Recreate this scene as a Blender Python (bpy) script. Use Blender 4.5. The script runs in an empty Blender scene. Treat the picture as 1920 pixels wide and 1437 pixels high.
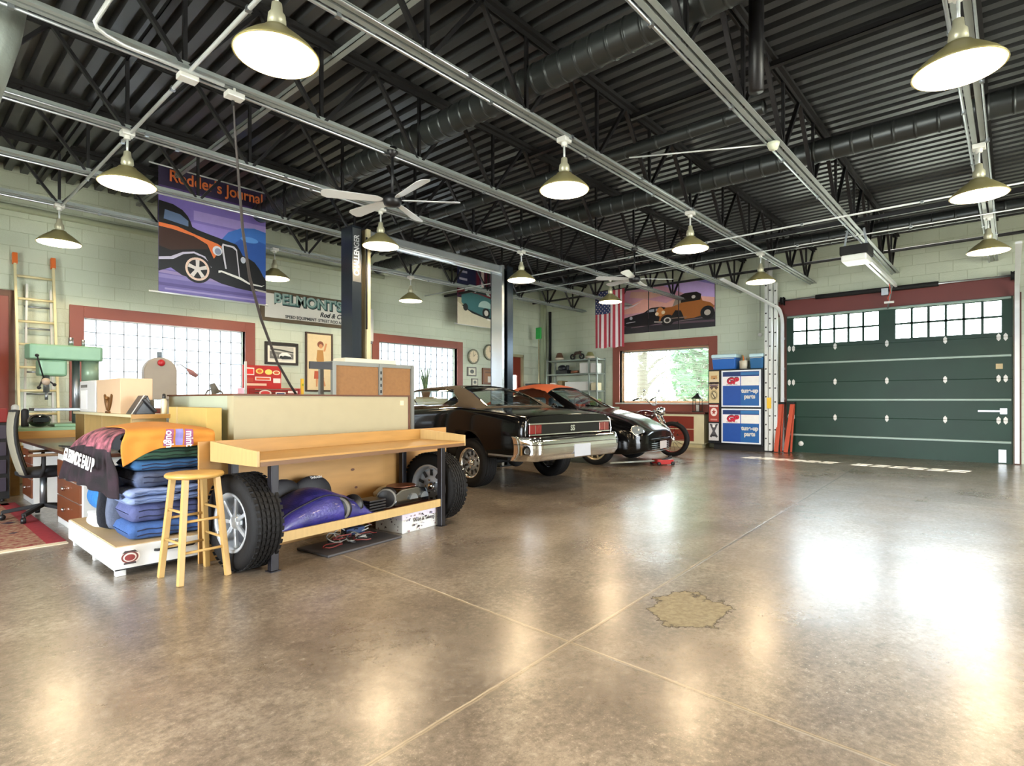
import bpy, bmesh, math, random
from mathutils import Vector, Matrix
random.seed(7)
R=math.radians; PI=math.pi
sc=bpy.context.scene
COL=sc.collection
# ---------------------------------------------------------------- camera
EYE=1.2; FPX=1057.0; HORY=750.0; AX=math.atan((1899-960)/FPX)   # heading measured from +X towards +Y
cd=bpy.data.cameras.new('camera'); cam=bpy.data.objects.new('camera',cd); COL.objects.link(cam)
cd.sensor_fit='HORIZONTAL'; cd.sensor_width=36; cd.lens=36*FPX/1920; cd.shift_y=(HORY-718.5)/1920
cd.clip_start=.05; cd.clip_end=300
cam.location=(0,0,EYE); cam.rotation_euler=(PI/2,0,AX-PI/2)
sc.camera=cam
# ---------------------------------------------------------------- world, sun, view
w=bpy.data.worlds.new('world'); sc.world=w; w.use_nodes=True
bg=w.node_tree.nodes['Background']; bg.inputs[0].default_value=(.86,.93,1,1); bg.inputs[1].default_value=19.0
sd=bpy.data.lights.new('sun','SUN'); sun=bpy.data.objects.new('sun',sd); COL.objects.link(sun)
sd.energy=28; sd.angle=R(.5); sd.color=(1,.95,.86)
sun.rotation_euler=Vector((-1.8,.35,-2.5)).to_track_quat('-Z','Y').to_euler()
def portal(loc,nrm,sx,sy):
    d=bpy.data.lights.new('daylight_portal','AREA'); o=bpy.data.objects.new('daylight_portal',d); COL.objects.link(o)
    d.shape='RECTANGLE'; d.size=sx; d.size_y=sy; d.cycles.is_portal=True
    o.location=loc; o.rotation_euler=Vector(nrm).to_track_quat('-Z','Z').to_euler()
portal((3.5,11.45,1.85),(0,-1,0),2.55,1.4)
portal((9.15,11.45,1.85),(0,-1,0),2.5,1.45)
portal((14.35,7.1,1.85),(-1,0,0),2.55,1.5)
portal((14.3,1.97,2.78),(-1,0,0),3.7,.66)
portal((5.5,-5.6,1.65),(0,1,0),5.0,3.3)  # daylight through the added opening in the rear wall
portal((-4.1,3,1.65),(1,0,0),4.0,3.3)  # daylight through the added opening in the back wall
sc.view_settings.view_transform='Standard'; sc.view_settings.look='None'
sc.view_settings.exposure=0.52; sc.view_settings.gamma=1; sc.view_settings.use_curve_mapping=False
LAMP_POWER=36.0
# ---------------------------------------------------------------- helpers
def lin(c):
    if isinstance(c,str):
        c=c.lstrip('#'); c=[int(c[i:i+2],16)/255 for i in (0,2,4)]
    return tuple((v/12.92 if v<=.04045 else ((v+.055)/1.055)**2.4) for v in c)
_M={}
def mat(name,col,rough=.5,metal=0,noise=0,scale=8,bump=0,coat=0,spec=.5,emit=0,col2=None,stretch=None,bscale=None):
    if name in _M: return _M[name]
    m=bpy.data.materials.new(name); m.use_nodes=True; nt=m.node_tree; b=nt.nodes['Principled BSDF']
    c=lin(col); b.inputs['Base Color'].default_value=(*c,1); b.inputs['Roughness'].default_value=rough
    b.inputs['Metallic'].default_value=metal; b.inputs['Coat Weight'].default_value=coat; b.inputs['Specular IOR Level'].default_value=spec
    b.inputs['Coat Roughness'].default_value=.03
    if emit: b.inputs['Emission Color'].default_value=(*c,1); b.inputs['Emission Strength'].default_value=emit
    tc=nt.nodes.new('ShaderNodeTexCoord'); mp=nt.nodes.new('ShaderNodeMapping'); nt.links.new(tc.outputs['Object'],mp.inputs[0])
    if stretch: mp.inputs['Scale'].default_value=stretch
    n=nt.nodes.new('ShaderNodeTexNoise'); n.inputs['Scale'].default_value=scale; n.inputs['Detail'].default_value=5
    nt.links.new(mp.outputs[0],n.inputs['Vector'])
    mx=nt.nodes.new('ShaderNodeMix'); mx.data_type='RGBA'
    d=noise if noise else .06
    if col2 is not None: c0,c1=c,lin(col2)
    else: c0=tuple(v*(1-d) for v in c); c1=tuple(min(1,v*(1+d)) for v in c)
    mx.inputs[6].default_value=(*c0,1); mx.inputs[7].default_value=(*c1,1)
    if col2 is not None:
        rp=nt.nodes.new('ShaderNodeMapRange'); rp.inputs[1].default_value=.35; rp.inputs[2].default_value=.65
        nt.links.new(n.outputs['Fac'],rp.inputs[0]); nt.links.new(rp.outputs[0],mx.inputs[0])
    else: nt.links.new(n.outputs['Fac'],mx.inputs[0])
    nt.links.new(mx.outputs[2],b.inputs['Base Color'])
    if emit: nt.links.new(mx.outputs[2],b.inputs['Emission Color'])
    if bump:
        bn=nt.nodes.new('ShaderNodeTexNoise'); bn.inputs['Scale'].default_value=bscale or scale*3; bn.inputs['Detail'].default_value=4
        nt.links.new(mp.outputs[0],bn.inputs['Vector'])
        bp=nt.nodes.new('ShaderNodeBump'); bp.inputs['Strength'].default_value=bump; bp.inputs['Distance'].default_value=.01
        nt.links.new(bn.outputs['Fac'],bp.inputs['Height']); nt.links.new(bp.outputs[0],b.inputs['Normal'])
    _M[name]=m; return m
def glassmat(name,tint=(1,1,1),refl=.12,rough=.0):
    if name in _M: return _M[name]
    m=bpy.data.materials.new(name); m.use_nodes=True; nt=m.node_tree; nt.nodes.clear()
    o=nt.nodes.new('ShaderNodeOutputMaterial'); t=nt.nodes.new('ShaderNodeBsdfTransparent'); g=nt.nodes.new('ShaderNodeBsdfGlossy')
    t.inputs[0].default_value=(*tint,1); g.inputs['Roughness'].default_value=rough
    lw=nt.nodes.new('ShaderNodeLayerWeight'); lw.inputs[0].default_value=.25
    pw=nt.nodes.new('ShaderNodeMath'); pw.operation='POWER'; pw.inputs[1].default_value=4
    ma=nt.nodes.new('ShaderNodeMath'); ma.operation='MULTIPLY_ADD'; ma.inputs[1].default_value=.7; ma.inputs[2].default_value=refl*.4; lw.inputs[0].default_value=.5
    nt.links.new(lw.outputs['Facing'],pw.inputs[0]); nt.links.new(pw.outputs[0],ma.inputs[0])
    x=nt.nodes.new('ShaderNodeMixShader'); nt.links.new(ma.outputs[0],x.inputs[0]); nt.links.new(t.outputs[0],x.inputs[1]); nt.links.new(g.outputs[0],x.inputs[2])
    nt.links.new(x.outputs[0],o.inputs[0]); _M[name]=m; return m
class MB:
    def __init__(s): s.bm=bmesh.new(); s.mi=0
    def _set(s,fs):
        for f in fs: f.material_index=s.mi
    def m(s,i): s.mi=i; return s
    def box(s,x0,x1,y0,y1,z0,z1,rz=0,M=None):
        x0,x1=sorted((x0,x1)); y0,y1=sorted((y0,y1)); z0,z1=sorted((z0,z1))
        vs=[s.bm.verts.new(p) for p in [(x0,y0,z0),(x1,y0,z0),(x1,y1,z0),(x0,y1,z0),(x0,y0,z1),(x1,y0,z1),(x1,y1,z1),(x0,y1,z1)]]
        s._set([s.bm.faces.new([vs[i] for i in f]) for f in ((0,3,2,1),(4,5,6,7),(0,1,5,4),(1,2,6,5),(2,3,7,6),(3,0,4,7))])
        if rz:
            c=Vector(((x0+x1)/2,(y0+y1)/2,0)); M=Matrix.Translation(c)@Matrix.Rotation(rz,4,'Z')@Matrix.Translation(-c)
        if M:
            for v in vs: v.co=M@v.co
        return s
    def cbox(s,c,size,M=None):
        x,y,z=c; a,b,d=[v/2 for v in size]
        if M: return s.box(-a,a,-b,b,-d,d,M=Matrix.Translation(c)@M)
        return s.box(x-a,x+a,y-b,y+b,z-d,z+d)
    def bar(s,p,q,w,h=None,up=(0,0,1)):
        """rectangular bar from p to q"""
        h=h or w; p=Vector(p); q=Vector(q); d=(q-p); L=d.length
        if L<1e-6: return s
        d.normalize(); u=Vector(up)
        if abs(d.dot(u))>.98: u=Vector((1,0,0))
        a=d.cross(u).normalized(); b=a.cross(d).normalized()
        vs=[]
        for t in (p,q):
            for i,j in ((-1,-1),(1,-1),(1,1),(-1,1)): vs.append(s.bm.verts.new(t+a*(i*w/2)+b*(j*h/2)))
        s._set([s.bm.faces.new([vs[i] for i in f]) for f in ((0,3,2,1),(4,5,6,7),(0,1,5,4),(1,2,6,5),(2,3,7,6),(3,0,4,7))])
        return s
    def cyl(s,p,q,r,r2=None,n=16,caps=True):
        r2=r if r2 is None else r2
        return s.tube([p,q],[r,r2],n,caps)
    def tube(s,pts,r,n=8,caps=True,closed=False):
        pts=[Vector(p) for p in pts]; k=len(pts); rs=r if isinstance(r,(list,tuple)) else [r]*k
        rings=[]; prev=None
        for i,p in enumerate(pts):
            if closed: d=pts[(i+1)%k]-pts[i-1]
            else: d=(pts[min(i+1,k-1)]-pts[max(i-1,0)])
            d.normalize()
            if prev is None:
                u=Vector((0,0,1)) if abs(d.z)<.9 else Vector((1,0,0)); a=d.cross(u).normalized()
            else:
                a=(prev-d*prev.dot(d))
                a=a.normalized() if a.length>1e-5 else d.orthogonal().normalized()
            prev=a; b=d.cross(a)
            rings.append([s.bm.verts.new(p+(a*math.cos(2*PI*j/n)+b*math.sin(2*PI*j/n))*rs[i]) for j in range(n)])
        fs=[]
        for i in range(k if closed else k-1):
            A,B=rings[i],rings[(i+1)%k]
            for j in range(n): fs.append(s.bm.faces.new((A[j],A[(j+1)%n],B[(j+1)%n],B[j])))
        if caps and not closed:
            fs.append(s.bm.faces.new(rings[0][::-1])); fs.append(s.bm.faces.new(rings[-1]))
        s._set(fs)
        for f in fs: f.smooth=n>6
        return s
    def lathe(s,prof,c=(0,0,0),axis='Z',n=32,M=None,closed=False):
        """prof: list of (r, h)"""
        vsr=[]; c=Vector(c)
        for r,h in prof:
            ring=[]
            for j in range(n):
                a=2*PI*j/n; p=Vector((r*math.cos(a),r*math.sin(a),h))
                if axis=='X': p=Vector((p.z,p.x,p.y))
                if axis=='Y': p=Vector((p.y,p.z,p.x))
                if M: p=M@p
                ring.append(s.bm.verts.new(p+c))
            vsr.append(ring)
        fs=[]; k=len(vsr)
        for i in range(k if closed else k-1):
            A,B=vsr[i],vsr[(i+1)%k]
            for j in range(n):
                try: fs.append(s.bm.faces.new((A[j],A[(j+1)%n],B[(j+1)%n],B[j])))
                except ValueError: pass
        s._set(fs)
        for f in fs: f.smooth=True
        return s
    def ball(s,c,r,sc3=(1,1,1),n=12):
        prof=[(max(1e-4,r*math.sin(PI*i/n)),-r*math.cos(PI*i/n)) for i in range(n+1)]
        return s.lathe(prof,c,n=max(8,int(n*1.5)),M=Matrix.Diagonal((*sc3,1)))
    def prism(s,poly,O,U,V,depth):
        """polygon in plane O+u*U+v*V extruded by vector depth"""
        O=Vector(O);U=Vector(U);V=Vector(V);D=Vector(depth)
        a=[s.bm.verts.new(O+U*x+V*y) for x,y in poly]; fs=[]
        if D.length>0:
            b=[s.bm.verts.new(v.co+D) for v in a]; k=len(a)
            fs.append(s.bm.faces.new(a[::-1])); fs.append(s.bm.faces.new(b))
            for i in range(k): fs.append(s.bm.faces.new((a[i],a[(i+1)%k],b[(i+1)%k],b[i])))
        else: fs.append(s.bm.faces.new(a))
        s._set(fs); return s
    def grid(s,fn,nu,nv,mfn=None,closed_u=False,smooth=True):
        vs=[[s.bm.verts.new(fn(i/nu,j/nv)) for j in range(nv+1)] for i in range(nu if closed_u else nu+1)]
        for i in range(nu):
            for j in range(nv):
                A=vs[i];B=vs[(i+1)%len(vs)] if closed_u else vs[i+1]
                if mfn:
                    k=mfn((i+.5)/nu,(j+.5)/nv)
                    if k is None: continue
                else: k=s.mi
                f=s.bm.faces.new((A[j],B[j],B[j+1],A[j+1])); f.material_index=k; f.smooth=smooth
        return s
    def build(s,name,mats,parent=None,bevel=0,smooth=False,fix=True,solid=0,sub=0,seg=2,world=False):
        if fix: bmesh.ops.recalc_face_normals(s.bm,faces=s.bm.faces)
        me=bpy.data.meshes.new(name); s.bm.to_mesh(me); s.bm.free()
        if not isinstance(mats,(list,tuple)): mats=[mats]
        for m in mats: me.materials.append(m)
        o=bpy.data.objects.new(name,me); COL.objects.link(o)
        if smooth:
            for p in me.polygons: p.use_smooth=True
        if parent is not None:
            o.parent=parent
            if world: o.matrix_parent_inverse=(Matrix.Translation(parent.location)@parent.rotation_euler.to_matrix().to_4x4()).inverted()
        if solid: md=o.modifiers.new('s','SOLIDIFY'); md.thickness=solid; md.offset=0
        if bevel: md=o.modifiers.new('b','BEVEL'); md.width=bevel; md.segments=seg; md.limit_method='ANGLE'; md.angle_limit=R(40)
        if sub: md=o.modifiers.new('u','SUBSURF'); md.levels=sub; md.render_levels=sub
        return o
def tag(o,label,cat,group=None,kind=None):
    if label: o['label']=label
    if cat: o['category']=cat
    if group: o['group']=group
    if kind: o['kind']=kind
    return o
def thing(name,label,cat,loc=(0,0,0),rz=0,group=None):
    o=bpy.data.objects.new(name,None); COL.objects.link(o); o.empty_display_size=.1
    o.location=loc; o.rotation_euler=(0,0,rz)
    return tag(o,label,cat,group)
def struct(o): o['kind']='structure'; return o
def dup(root,loc,rz=0,label=None,group=None,scale=None):
    def cp(o,par):
        c=o.copy(); COL.objects.link(c)
        if par: c.parent=par
        for ch in list(o.children): cp(ch,c)
        return c
    r=cp(root,None); r.location=loc; r.rotation_euler=(0,0,rz)
    if scale: r.scale=(scale,)*3
    if label: r['label']=label
    if group: r['group']=group
    return r
def text(name,body,size,m,origin,U,N,parent=None,bold=0,shear=0,sx=1,depth=.001,align='CENTER',world=True,space=1):
    """real lettering lying in the plane with reading direction U and facing N"""
    c=bpy.data.curves.new(name,'FONT'); c.body=body; c.size=size; c.offset=bold; c.shear=shear; c.extrude=depth; c.align_x=align; c.align_y='CENTER'; c.space_character=space
    t=bpy.data.objects.new(name+'_c',c); COL.objects.link(t)
    dg=bpy.context.evaluated_depsgraph_get(); dg.update()
    me=bpy.data.meshes.new_from_object(t.evaluated_get(dg)); bpy.data.objects.remove(t); 
    U=Vector(U).normalized(); N=Vector(N).normalized(); V=N.cross(U)
    M=Matrix.Translation(Vector(origin))@Matrix((U,V,N)).transposed().to_4x4()@Matrix.Diagonal((sx,1,1,1))
    me.transform(M); me.materials.clear(); me.materials.append(m); me.name=name
    o=bpy.data.objects.new(name,me); COL.objects.link(o)
    if parent is not None:
        o.parent=parent
        if world: o.matrix_parent_inverse=(Matrix.Translation(parent.location)@parent.rotation_euler.to_matrix().to_4x4()).inverted()
    return o
def ell(cx,cy,rx,ry=None,n=28,a0=0,a1=360):
    ry=rx if ry is None else ry
    return [(cx+rx*math.cos(R(a0+(a1-a0)*i/n)),cy+ry*math.sin(R(a0+(a1-a0)*i/n))) for i in range(n+(0 if a1-a0==360 else 1))]
def rect(x0,x1,y0,y1): return [(x0,y0),(x1,y0),(x1,y1),(x0,y1)]
def picture(name,layers,O,U,V,N,parent,world=True,step=.0009):
    """flat printed picture: layers = [(colour, polygon)] in 0..1 of U x V"""
    mb=MB(); mats=[]; O=Vector(O);N=Vector(N).normalized()
    for k,(c,poly) in enumerate(layers):
        mm=mat('print_'+c.strip('#'),c,.45,noise=.08,scale=14)
        if mm not in mats: mats.append(mm)
        mb.m(mats.index(mm)); mb.prism(poly,O+N*(step*(k+1)),U,V,(0,0,0))
    o=mb.build(name,mats,parent,fix=False,world=world); return o
def inpoly(x,y,P):
    r=False; j=len(P)-1
    for i in range(len(P)):
        if (P[i][1]>y)!=(P[j][1]>y) and x<(P[j][0]-P[i][0])*(y-P[i][1])/(P[j][1]-P[i][1]+1e-12)+P[i][0]: r=not r
        j=i
    return r
def lerp(T,x):
    """T: sorted list of (x, y...) -> smooth interpolation"""
    if x<=T[0][0]: return T[0][1]
    for a,b in zip(T,T[1:]):
        if x<=b[0]:
            t=(x-a[0])/(b[0]-a[0]); return a[1]+(b[1]-a[1])*t
    return T[-1][1]
def slerp(T,x):
    if x<=T[0][0]: return T[0][1]
    for i in range(len(T)-1):
        a,b=T[i],T[i+1]
        if x<=b[0]:
            t=(x-a[0])/(b[0]-a[0]); p=T[max(0,i-1)]; q=T[min(len(T)-1,i+2)]
            m0=(b[1]-p[1])/(b[0]-p[0])*(b[0]-a[0]); m1=(q[1]-a[1])/(q[0]-a[0])*(b[0]-a[0])
            return (2*t**3-3*t*t+1)*a[1]+(t**3-2*t*t+t)*m0+(-2*t**3+3*t*t)*b[1]+(t**3-t*t)*m1
    return T[-1][1]
# ---------------------------------------------------------------- materials
BLK=mat('black_paint','#17171a',.42); BLKM=mat('matte_black','#141416',.75); STEEL=mat('bare_steel','#9aa0a4',.35,.9)
GALV=mat('galvanised_steel','#b9bfc4',.28,.85,noise=.15,scale=30); CHROME=mat('chrome','#dddddd',.06,1)
DCHR=mat('dark_chrome','#8d9299',.15,1); RUB=mat('rubber','#0c0b0b',.7,spec=.3,bump=.15,scale=40); WHT=mat('white_enamel','#cfcfcb',.35)
CREAM=mat('cream_paint','#d8d0b0',.5); BROWN=mat('brown_trim','#5b3620',.5,noise=.2); REDW=mat('oxide_red_frame','#8a4a3c',.5,noise=.12,scale=3)
BIRCH=mat('birch_plywood','#a87f42',.45,noise=.25,scale=3,stretch=(1,8,8)); BIRCHL=mat('pale_birch','#b39763',.4,noise=.15,scale=5,stretch=(8,8,1))
ORNG=mat('orange_plastic','#e0702e',.5); ORB=mat('orange_barrier','#b04428',.6); REDP=mat('red_enamel','#a5201c',.3,coat=.4)
MGRN=mat('machine_green','#7fa688',.4,.1,noise=.12); GREYP=mat('grey_plastic','#6e6c66',.6); DGREY=mat('dark_grey','#34353a',.55)
DUCT=mat('duct_metal','#3a3e3e',.34,.5,noise=.04,scale=3); CARD=mat('cardboard','#b79a55',.75,noise=.12); YEL=mat('yellow_paint','#e2b930',.5)
# ---------------------------------------------------------------- setting
XW=14.1; YW=11.25; X0=-4.0; Y0=-5.5; ZC=4.64; ZT=4.95
def floor_material():
    m=bpy.data.materials.new('polished_concrete'); m.use_nodes=True; nt=m.node_tree; b=nt.nodes['Principled BSDF']; L=nt.links.new
    def N(t,**k):
        n=nt.nodes.new(t)
        for a,v in k.items(): setattr(n,a,v)
        return n
    tc=N('ShaderNodeTexCoord')
    def noise(s,d=6,r=.6,v=None,dist=0):
        n=N('ShaderNodeTexNoise'); n.inputs['Scale'].default_value=s; n.inputs['Detail'].default_value=d; n.inputs['Roughness'].default_value=r; n.inputs['Distortion'].default_value=dist
        L(v or tc.outputs['Object'],n.inputs['Vector']); return n.outputs['Fac']
    def ramp(f,*st):
        n=N('ShaderNodeValToRGB'); e=n.color_ramp.elements
        e[0].position,e[0].color=st[0][0],(*lin(st[0][1]),1); e[1].position,e[1].color=st[-1][0],(*lin(st[-1][1]),1)
        for p,c in st[1:-1]: q=e.new(p); q.color=(*lin(c),1)
        L(f,n.inputs[0]); return n.outputs[0]
    def rng(f,a,b_,c=0,d=1):
        n=N('ShaderNodeMapRange'); n.clamp=True
        for i,v in zip((1,2,3,4),(a,b_,c,d)): n.inputs[i].default_value=v
        L(f,n.inputs[0]); return n.outputs[0]
    def mth(op,a,b_=None,c=None):
        n=N('ShaderNodeMath'); n.operation=op
        for i,v in enumerate((a,b_,c)):
            if v is None: continue
            if isinstance(v,(int,float)): n.inputs[i].default_value=v
            else: L(v,n.inputs[i])
        return n.outputs[0]
    def mixc(f,a,b_):
        n=N('ShaderNodeMix'); n.data_type='RGBA'; 
        if isinstance(f,(int,float)): n.inputs[0].default_value=f
        else: L(f,n.inputs[0])
        for i,v in ((6,a),(7,b_)):
            if isinstance(v,tuple): n.inputs[i].default_value=(*v,1)
            else: L(v,n.inputs[i])
        return n.outputs[2]
    big=noise(.55,7,.62,dist=.8); med=noise(1.5,10,.74,dist=.3); fine=noise(28,9,.82); spk=noise(110,2,.5)
    base=ramp(big,(.3,'#5a4f44'),(.5,'#7b6e60'),(.7,'#9c8f7e'))
    base2=ramp(med,(.3,'#52483d'),(.5,'#7f7364'),(.7,'#b6a995'))
    c=mixc(.6,base,base2)
    c=mixc(rng(noise(9,9,.82),.36,.5,.7,0),c,lin('#4a3d30')); c=mixc(rng(fine,.36,.52,.7,0),c,lin('#453b31')); c=mixc(rng(fine,.54,.66,0,.42),c,lin('#c9bfae'))
    c=mixc(rng(spk,.64,.74,0,.5),c,lin('#c4b69c'))
    # dark blotches
    c=mixc(rng(noise(.8,8,.72),.50,.62,0,.45),c,lin('#665746'))
    sep=N('ShaderNodeSeparateXYZ'); L(tc.outputs['Object'],sep.inputs[0]); X,Y=sep.outputs[0],sep.outputs[1]
    # saw-cut joints (slightly off the wall directions)
    wob=mth('MULTIPLY',mth('SUBTRACT',noise(7,3),.5),.012)
    def line(a,bx,by,w):   # |a + bx*X + by*Y| < w
        v=mth('ADD',mth('MULTIPLY_ADD',X,bx,a),mth('MULTIPLY',Y,by)); v=mth('ABSOLUTE',mth('ADD',v,wob)); return v
    j1=line(-1.53,-.048,1,0); j2=line(-2.195,1,-.048,0); j3=line(-2.195-6.1,1,-.048,0); j4=line(-1.53+6.1,-.048,1,0)
    j5=line(-1.53-6.1,-.048,1,0)
    jm=mth('MINIMUM',mth('MINIMUM',j1,j2),mth('MINIMUM',mth('MINIMUM',j3,j4),j5))
    jw=rng(jm,.004,.014,1,0); jd=rng(jm,.002,.006,1,0)
    # joint filler is pale close to the crossing, dark further on
    far=rng(X,3.0,4.6,0,1)
    c=mixc(mth('MULTIPLY',jw,.8),c,mixc(far,lin('#bcab8d'),lin('#2b231b')))
    c=mixc(mth('MULTIPLY',jd,.6),c,lin('#4d4033'))
    # bare unsealed patch beside the joint
    dx=mth('MULTIPLY',mth('SUBTRACT',X,3.08),3.4); dy=mth('MULTIPLY',mth('SUBTRACT',Y,1.40),4.6)
    rr=mth('SQRT',mth('ADD',mth('MULTIPLY',dx,dx),mth('MULTIPLY',dy,dy)))
    rr=mth('ADD',rr,mth('MULTIPLY',mth('SUBTRACT',noise(4.2,5,.62),.5),2.0))
    patch=rng(rr,.94,.95,1,0); edge=mth('MULTIPLY',rng(rr,.84,.93,0,1),patch)
    pc=mixc(rng(noise(26,5,.7),.4,.62),lin('#7d7259'),lin('#93886c'))
    c=mixc(patch,c,pc); c=mixc(mth('MULTIPLY',edge,.95),c,lin('#352b20'))
    # plaster dust specks
    dx=mth('MULTIPLY',mth('SUBTRACT',X,2.9),1.3); dy=mth('MULTIPLY',mth('SUBTRACT',Y,.55),1.8)
    rd=mth('SQRT',mth('ADD',mth('MULTIPLY',dx,dx),mth('MULTIPLY',dy,dy)))
    rd=mth('ADD',rd,mth('MULTIPLY',mth('SUBTRACT',noise(2.2,5,.6),.5),1.3)); dust=mth('MULTIPLY',rng(rd,.3,1.1,1,0),rng(noise(62,3,.6),.66,.70))
    c=mixc(dust,c,lin('#d6cfc2'))
    L(c,b.inputs['Base Color'])
    rgh=rng(noise(.7,6,.65),.35,.65,.2,.40); rgh=mth('ADD',rgh,rng(fine,.35,.6,.10,0))
    rgh=mth('MAXIMUM',rgh,mth('MULTIPLY',patch,.75)); rgh=mth('MAXIMUM',rgh,mth('MULTIPLY',rng(rd,.4,1.25,1,0),.42))
    L(rgh,b.inputs['Roughness']); b.inputs['Specular IOR Level'].default_value=.6
    b.inputs['Coat Weight'].default_value=.0
    L(mth('MULTIPLY',mth('SUBTRACT',1,patch),.8),b.inputs['Coat Weight']); b.inputs['Coat Roughness'].default_value=.24
    bp=N('ShaderNodeBump'); bp.inputs['Strength'].default_value=.55; bp.inputs['Distance'].default_value=.006
    h=mth('ADD',mth('MULTIPLY',noise(4,8,.66),1.3),mth('MULTIPLY',jw,-.8)); h=mth('ADD',h,mth('MULTIPLY',patch,-.35))
    L(h,bp.inputs['Height']); L(bp.outputs[0],b.inputs['Normal'])
    return m
FLOORM=floor_material()
struct(MB().box(X0-.3,XW+.2,Y0-.3,YW+.2,-.12,0).build('floor',FLOORM))
def block_material(name,axis):
    m=bpy.data.materials.new(name); m.use_nodes=True; nt=m.node_tree; b=nt.nodes['Principled BSDF']; L=nt.links.new
    tc=nt.nodes.new('ShaderNodeTexCoord'); sep=nt.nodes.new('ShaderNodeSeparateXYZ'); cb=nt.nodes.new('ShaderNodeCombineXYZ')
    L(tc.outputs['Object'],sep.inputs[0]); L(sep.outputs[0 if axis=='X' else 1],cb.inputs[0]); L(sep.outputs[2],cb.inputs[1])
    br=nt.nodes.new('ShaderNodeTexBrick'); L(cb.outputs[0],br.inputs['Vector']); br.offset=.5
    for k,v in (('Scale',1),('Mortar Size',.006),('Mortar Smooth',.6),('Brick Width',.44),('Row Height',.22),('Bias',0)): br.inputs[k].default_value=v
    br.inputs['Color1'].default_value=(*lin('#c9d1bd'),1); br.inputs['Color2'].default_value=(*lin('#c4cdb9'),1); br.inputs['Mortar'].default_value=(*lin('#b7c0a7'),1)
    n=nt.nodes.new('ShaderNodeTexNoise'); n.inputs['Scale'].default_value=1.3; n.inputs['Detail'].default_value=5; L(tc.outputs['Object'],n.inputs['Vector'])
    mx=nt.nodes.new('ShaderNodeMix'); mx.data_type='RGBA'; mx.blend_type='MULTIPLY'; mx.inputs[0].default_value=.35
    rp=nt.nodes.new('ShaderNodeMapRange'); rp.inputs[1].default_value=.3; rp.inputs[2].default_value=.7; rp.inputs[3].default_value=.8; rp.inputs[4].default_value=1.1
    L(n.outputs['Fac'],rp.inputs[0]); cc=nt.nodes.new('ShaderNodeCombineColor'); 
    for i in range(3): L(rp.outputs[0],cc.inputs[i])
    L(br.outputs['Color'],mx.inputs[6]); L(cc.outputs[0],mx.inputs[7]); L(mx.outputs[2],b.inputs['Base Color'])
    b.inputs['Roughness'].default_value=.6
    n2=nt.nodes.new('ShaderNodeTexNoise'); n2.inputs['Scale'].default_value=45; L(tc.outputs['Object'],n2.inputs['Vector'])
    ad=nt.nodes.new('ShaderNodeMath'); ad.operation='MULTIPLY_ADD'; L(br.outputs['Fac'],ad.inputs[0]); ad.inputs[1].default_value=-1.2; L(n2.outputs['Fac'],ad.inputs[2])
    bp=nt.nodes.new('ShaderNodeBump'); bp.inputs['Strength'].default_value=.5; bp.inputs['Distance'].default_value=.008; L(ad.outputs[0],bp.inputs['Height']); L(bp.outputs[0],b.inputs['Normal'])
    return m
WX=block_material('painted_block_left','X'); WY=block_material('painted_block_right','Y')
def wall(name,axis,at,thick,a0,a1,z0,z1,holes,m):
    """wall with rectangular holes (a0,a1,z0,z1)"""
    mb=MB(); xs=sorted({a0,a1,*[h[0] for h in holes],*[h[1] for h in holes]}); zs=sorted({z0,z1,*[h[2] for h in holes],*[h[3] for h in holes]})
    for xa,xb in zip(xs,xs[1:]):
        run=None
        cells=[]
        for za,zb in zip(zs,zs[1:]):
            cx,cz=(xa+xb)/2,(za+zb)/2
            if any(h[0]<cx<h[1] and h[2]<cz<h[3] for h in holes): cells.append(None)
            else: cells.append((za,zb))
        i=0
        while i<len(cells):
            if cells[i] is None: i+=1; continue
            j=i
            while j+1<len(cells) and cells[j+1]: j+=1
            za,zb=cells[i][0],cells[j][1]
            if axis=='X': mb.box(xa,xb,at,at+thick,za,zb)
            else: mb.box(at,at+thick,xa,xb,za,zb)
            i=j+1
    return struct(mb.build(name,m))
wall('wall_left','X',YW,.3,X0-.3,XW+.3,0,ZT,[(2.22,4.78,1.05,2.54),(7.9,10.42,1.05,2.58),(12.25,13.2,0,2.58)],WX)
wall('wall_right','Y',XW,.3,Y0-.3,YW,0,ZT,[(5.8,8.4,1.1,2.6),(.03,3.9,0,3.5)],WY)  # door hole raised behind the header, shaped to let sun reach the panes
WHT_W=mat('rear_wall_white','#dcdfd2',.6)
wall('wall_rear','X',Y0-.3,.3,X0,XW,0,ZT,[(3,8,0,3.3)],WHT_W)  # unseen opening added behind the viewer to let fill daylight in
wall('wall_back','Y',X0-.3,.3,Y0,YW,0,ZT,[(1,5,0,3.3)],WHT_W)  # second unseen opening, also added for fill daylight
# corrugated deck: trapezoid ribs running along Y
DECK=mat('deck_paint','#47494b',.36,.35,noise=.25,scale=1.5)
mb=MB(); pit=.185; n=int((XW-X0+.6)/pit)+1
prof=[]
for i in range(n):
    x=X0-.3+i*pit; prof+=[(x,ZC),(x+.092,ZC),(x+.098,ZC+.095),(x+.179,ZC+.095)]
for (xa,za),(xb,zb) in zip(prof,prof[1:]):
    mb.bm.faces.new([mb.bm.verts.new(p) for p in ((xa,Y0-.3,za),(xb,Y0-.3,zb),(xb,YW+.3,zb),(xa,YW+.3,za))])
mb.box(X0-.3,prof[-1][0],Y0-.3,YW+.3,ZC+.12,ZC+.2)
struct(mb.build('ceiling',DECK,fix=False))
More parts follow.
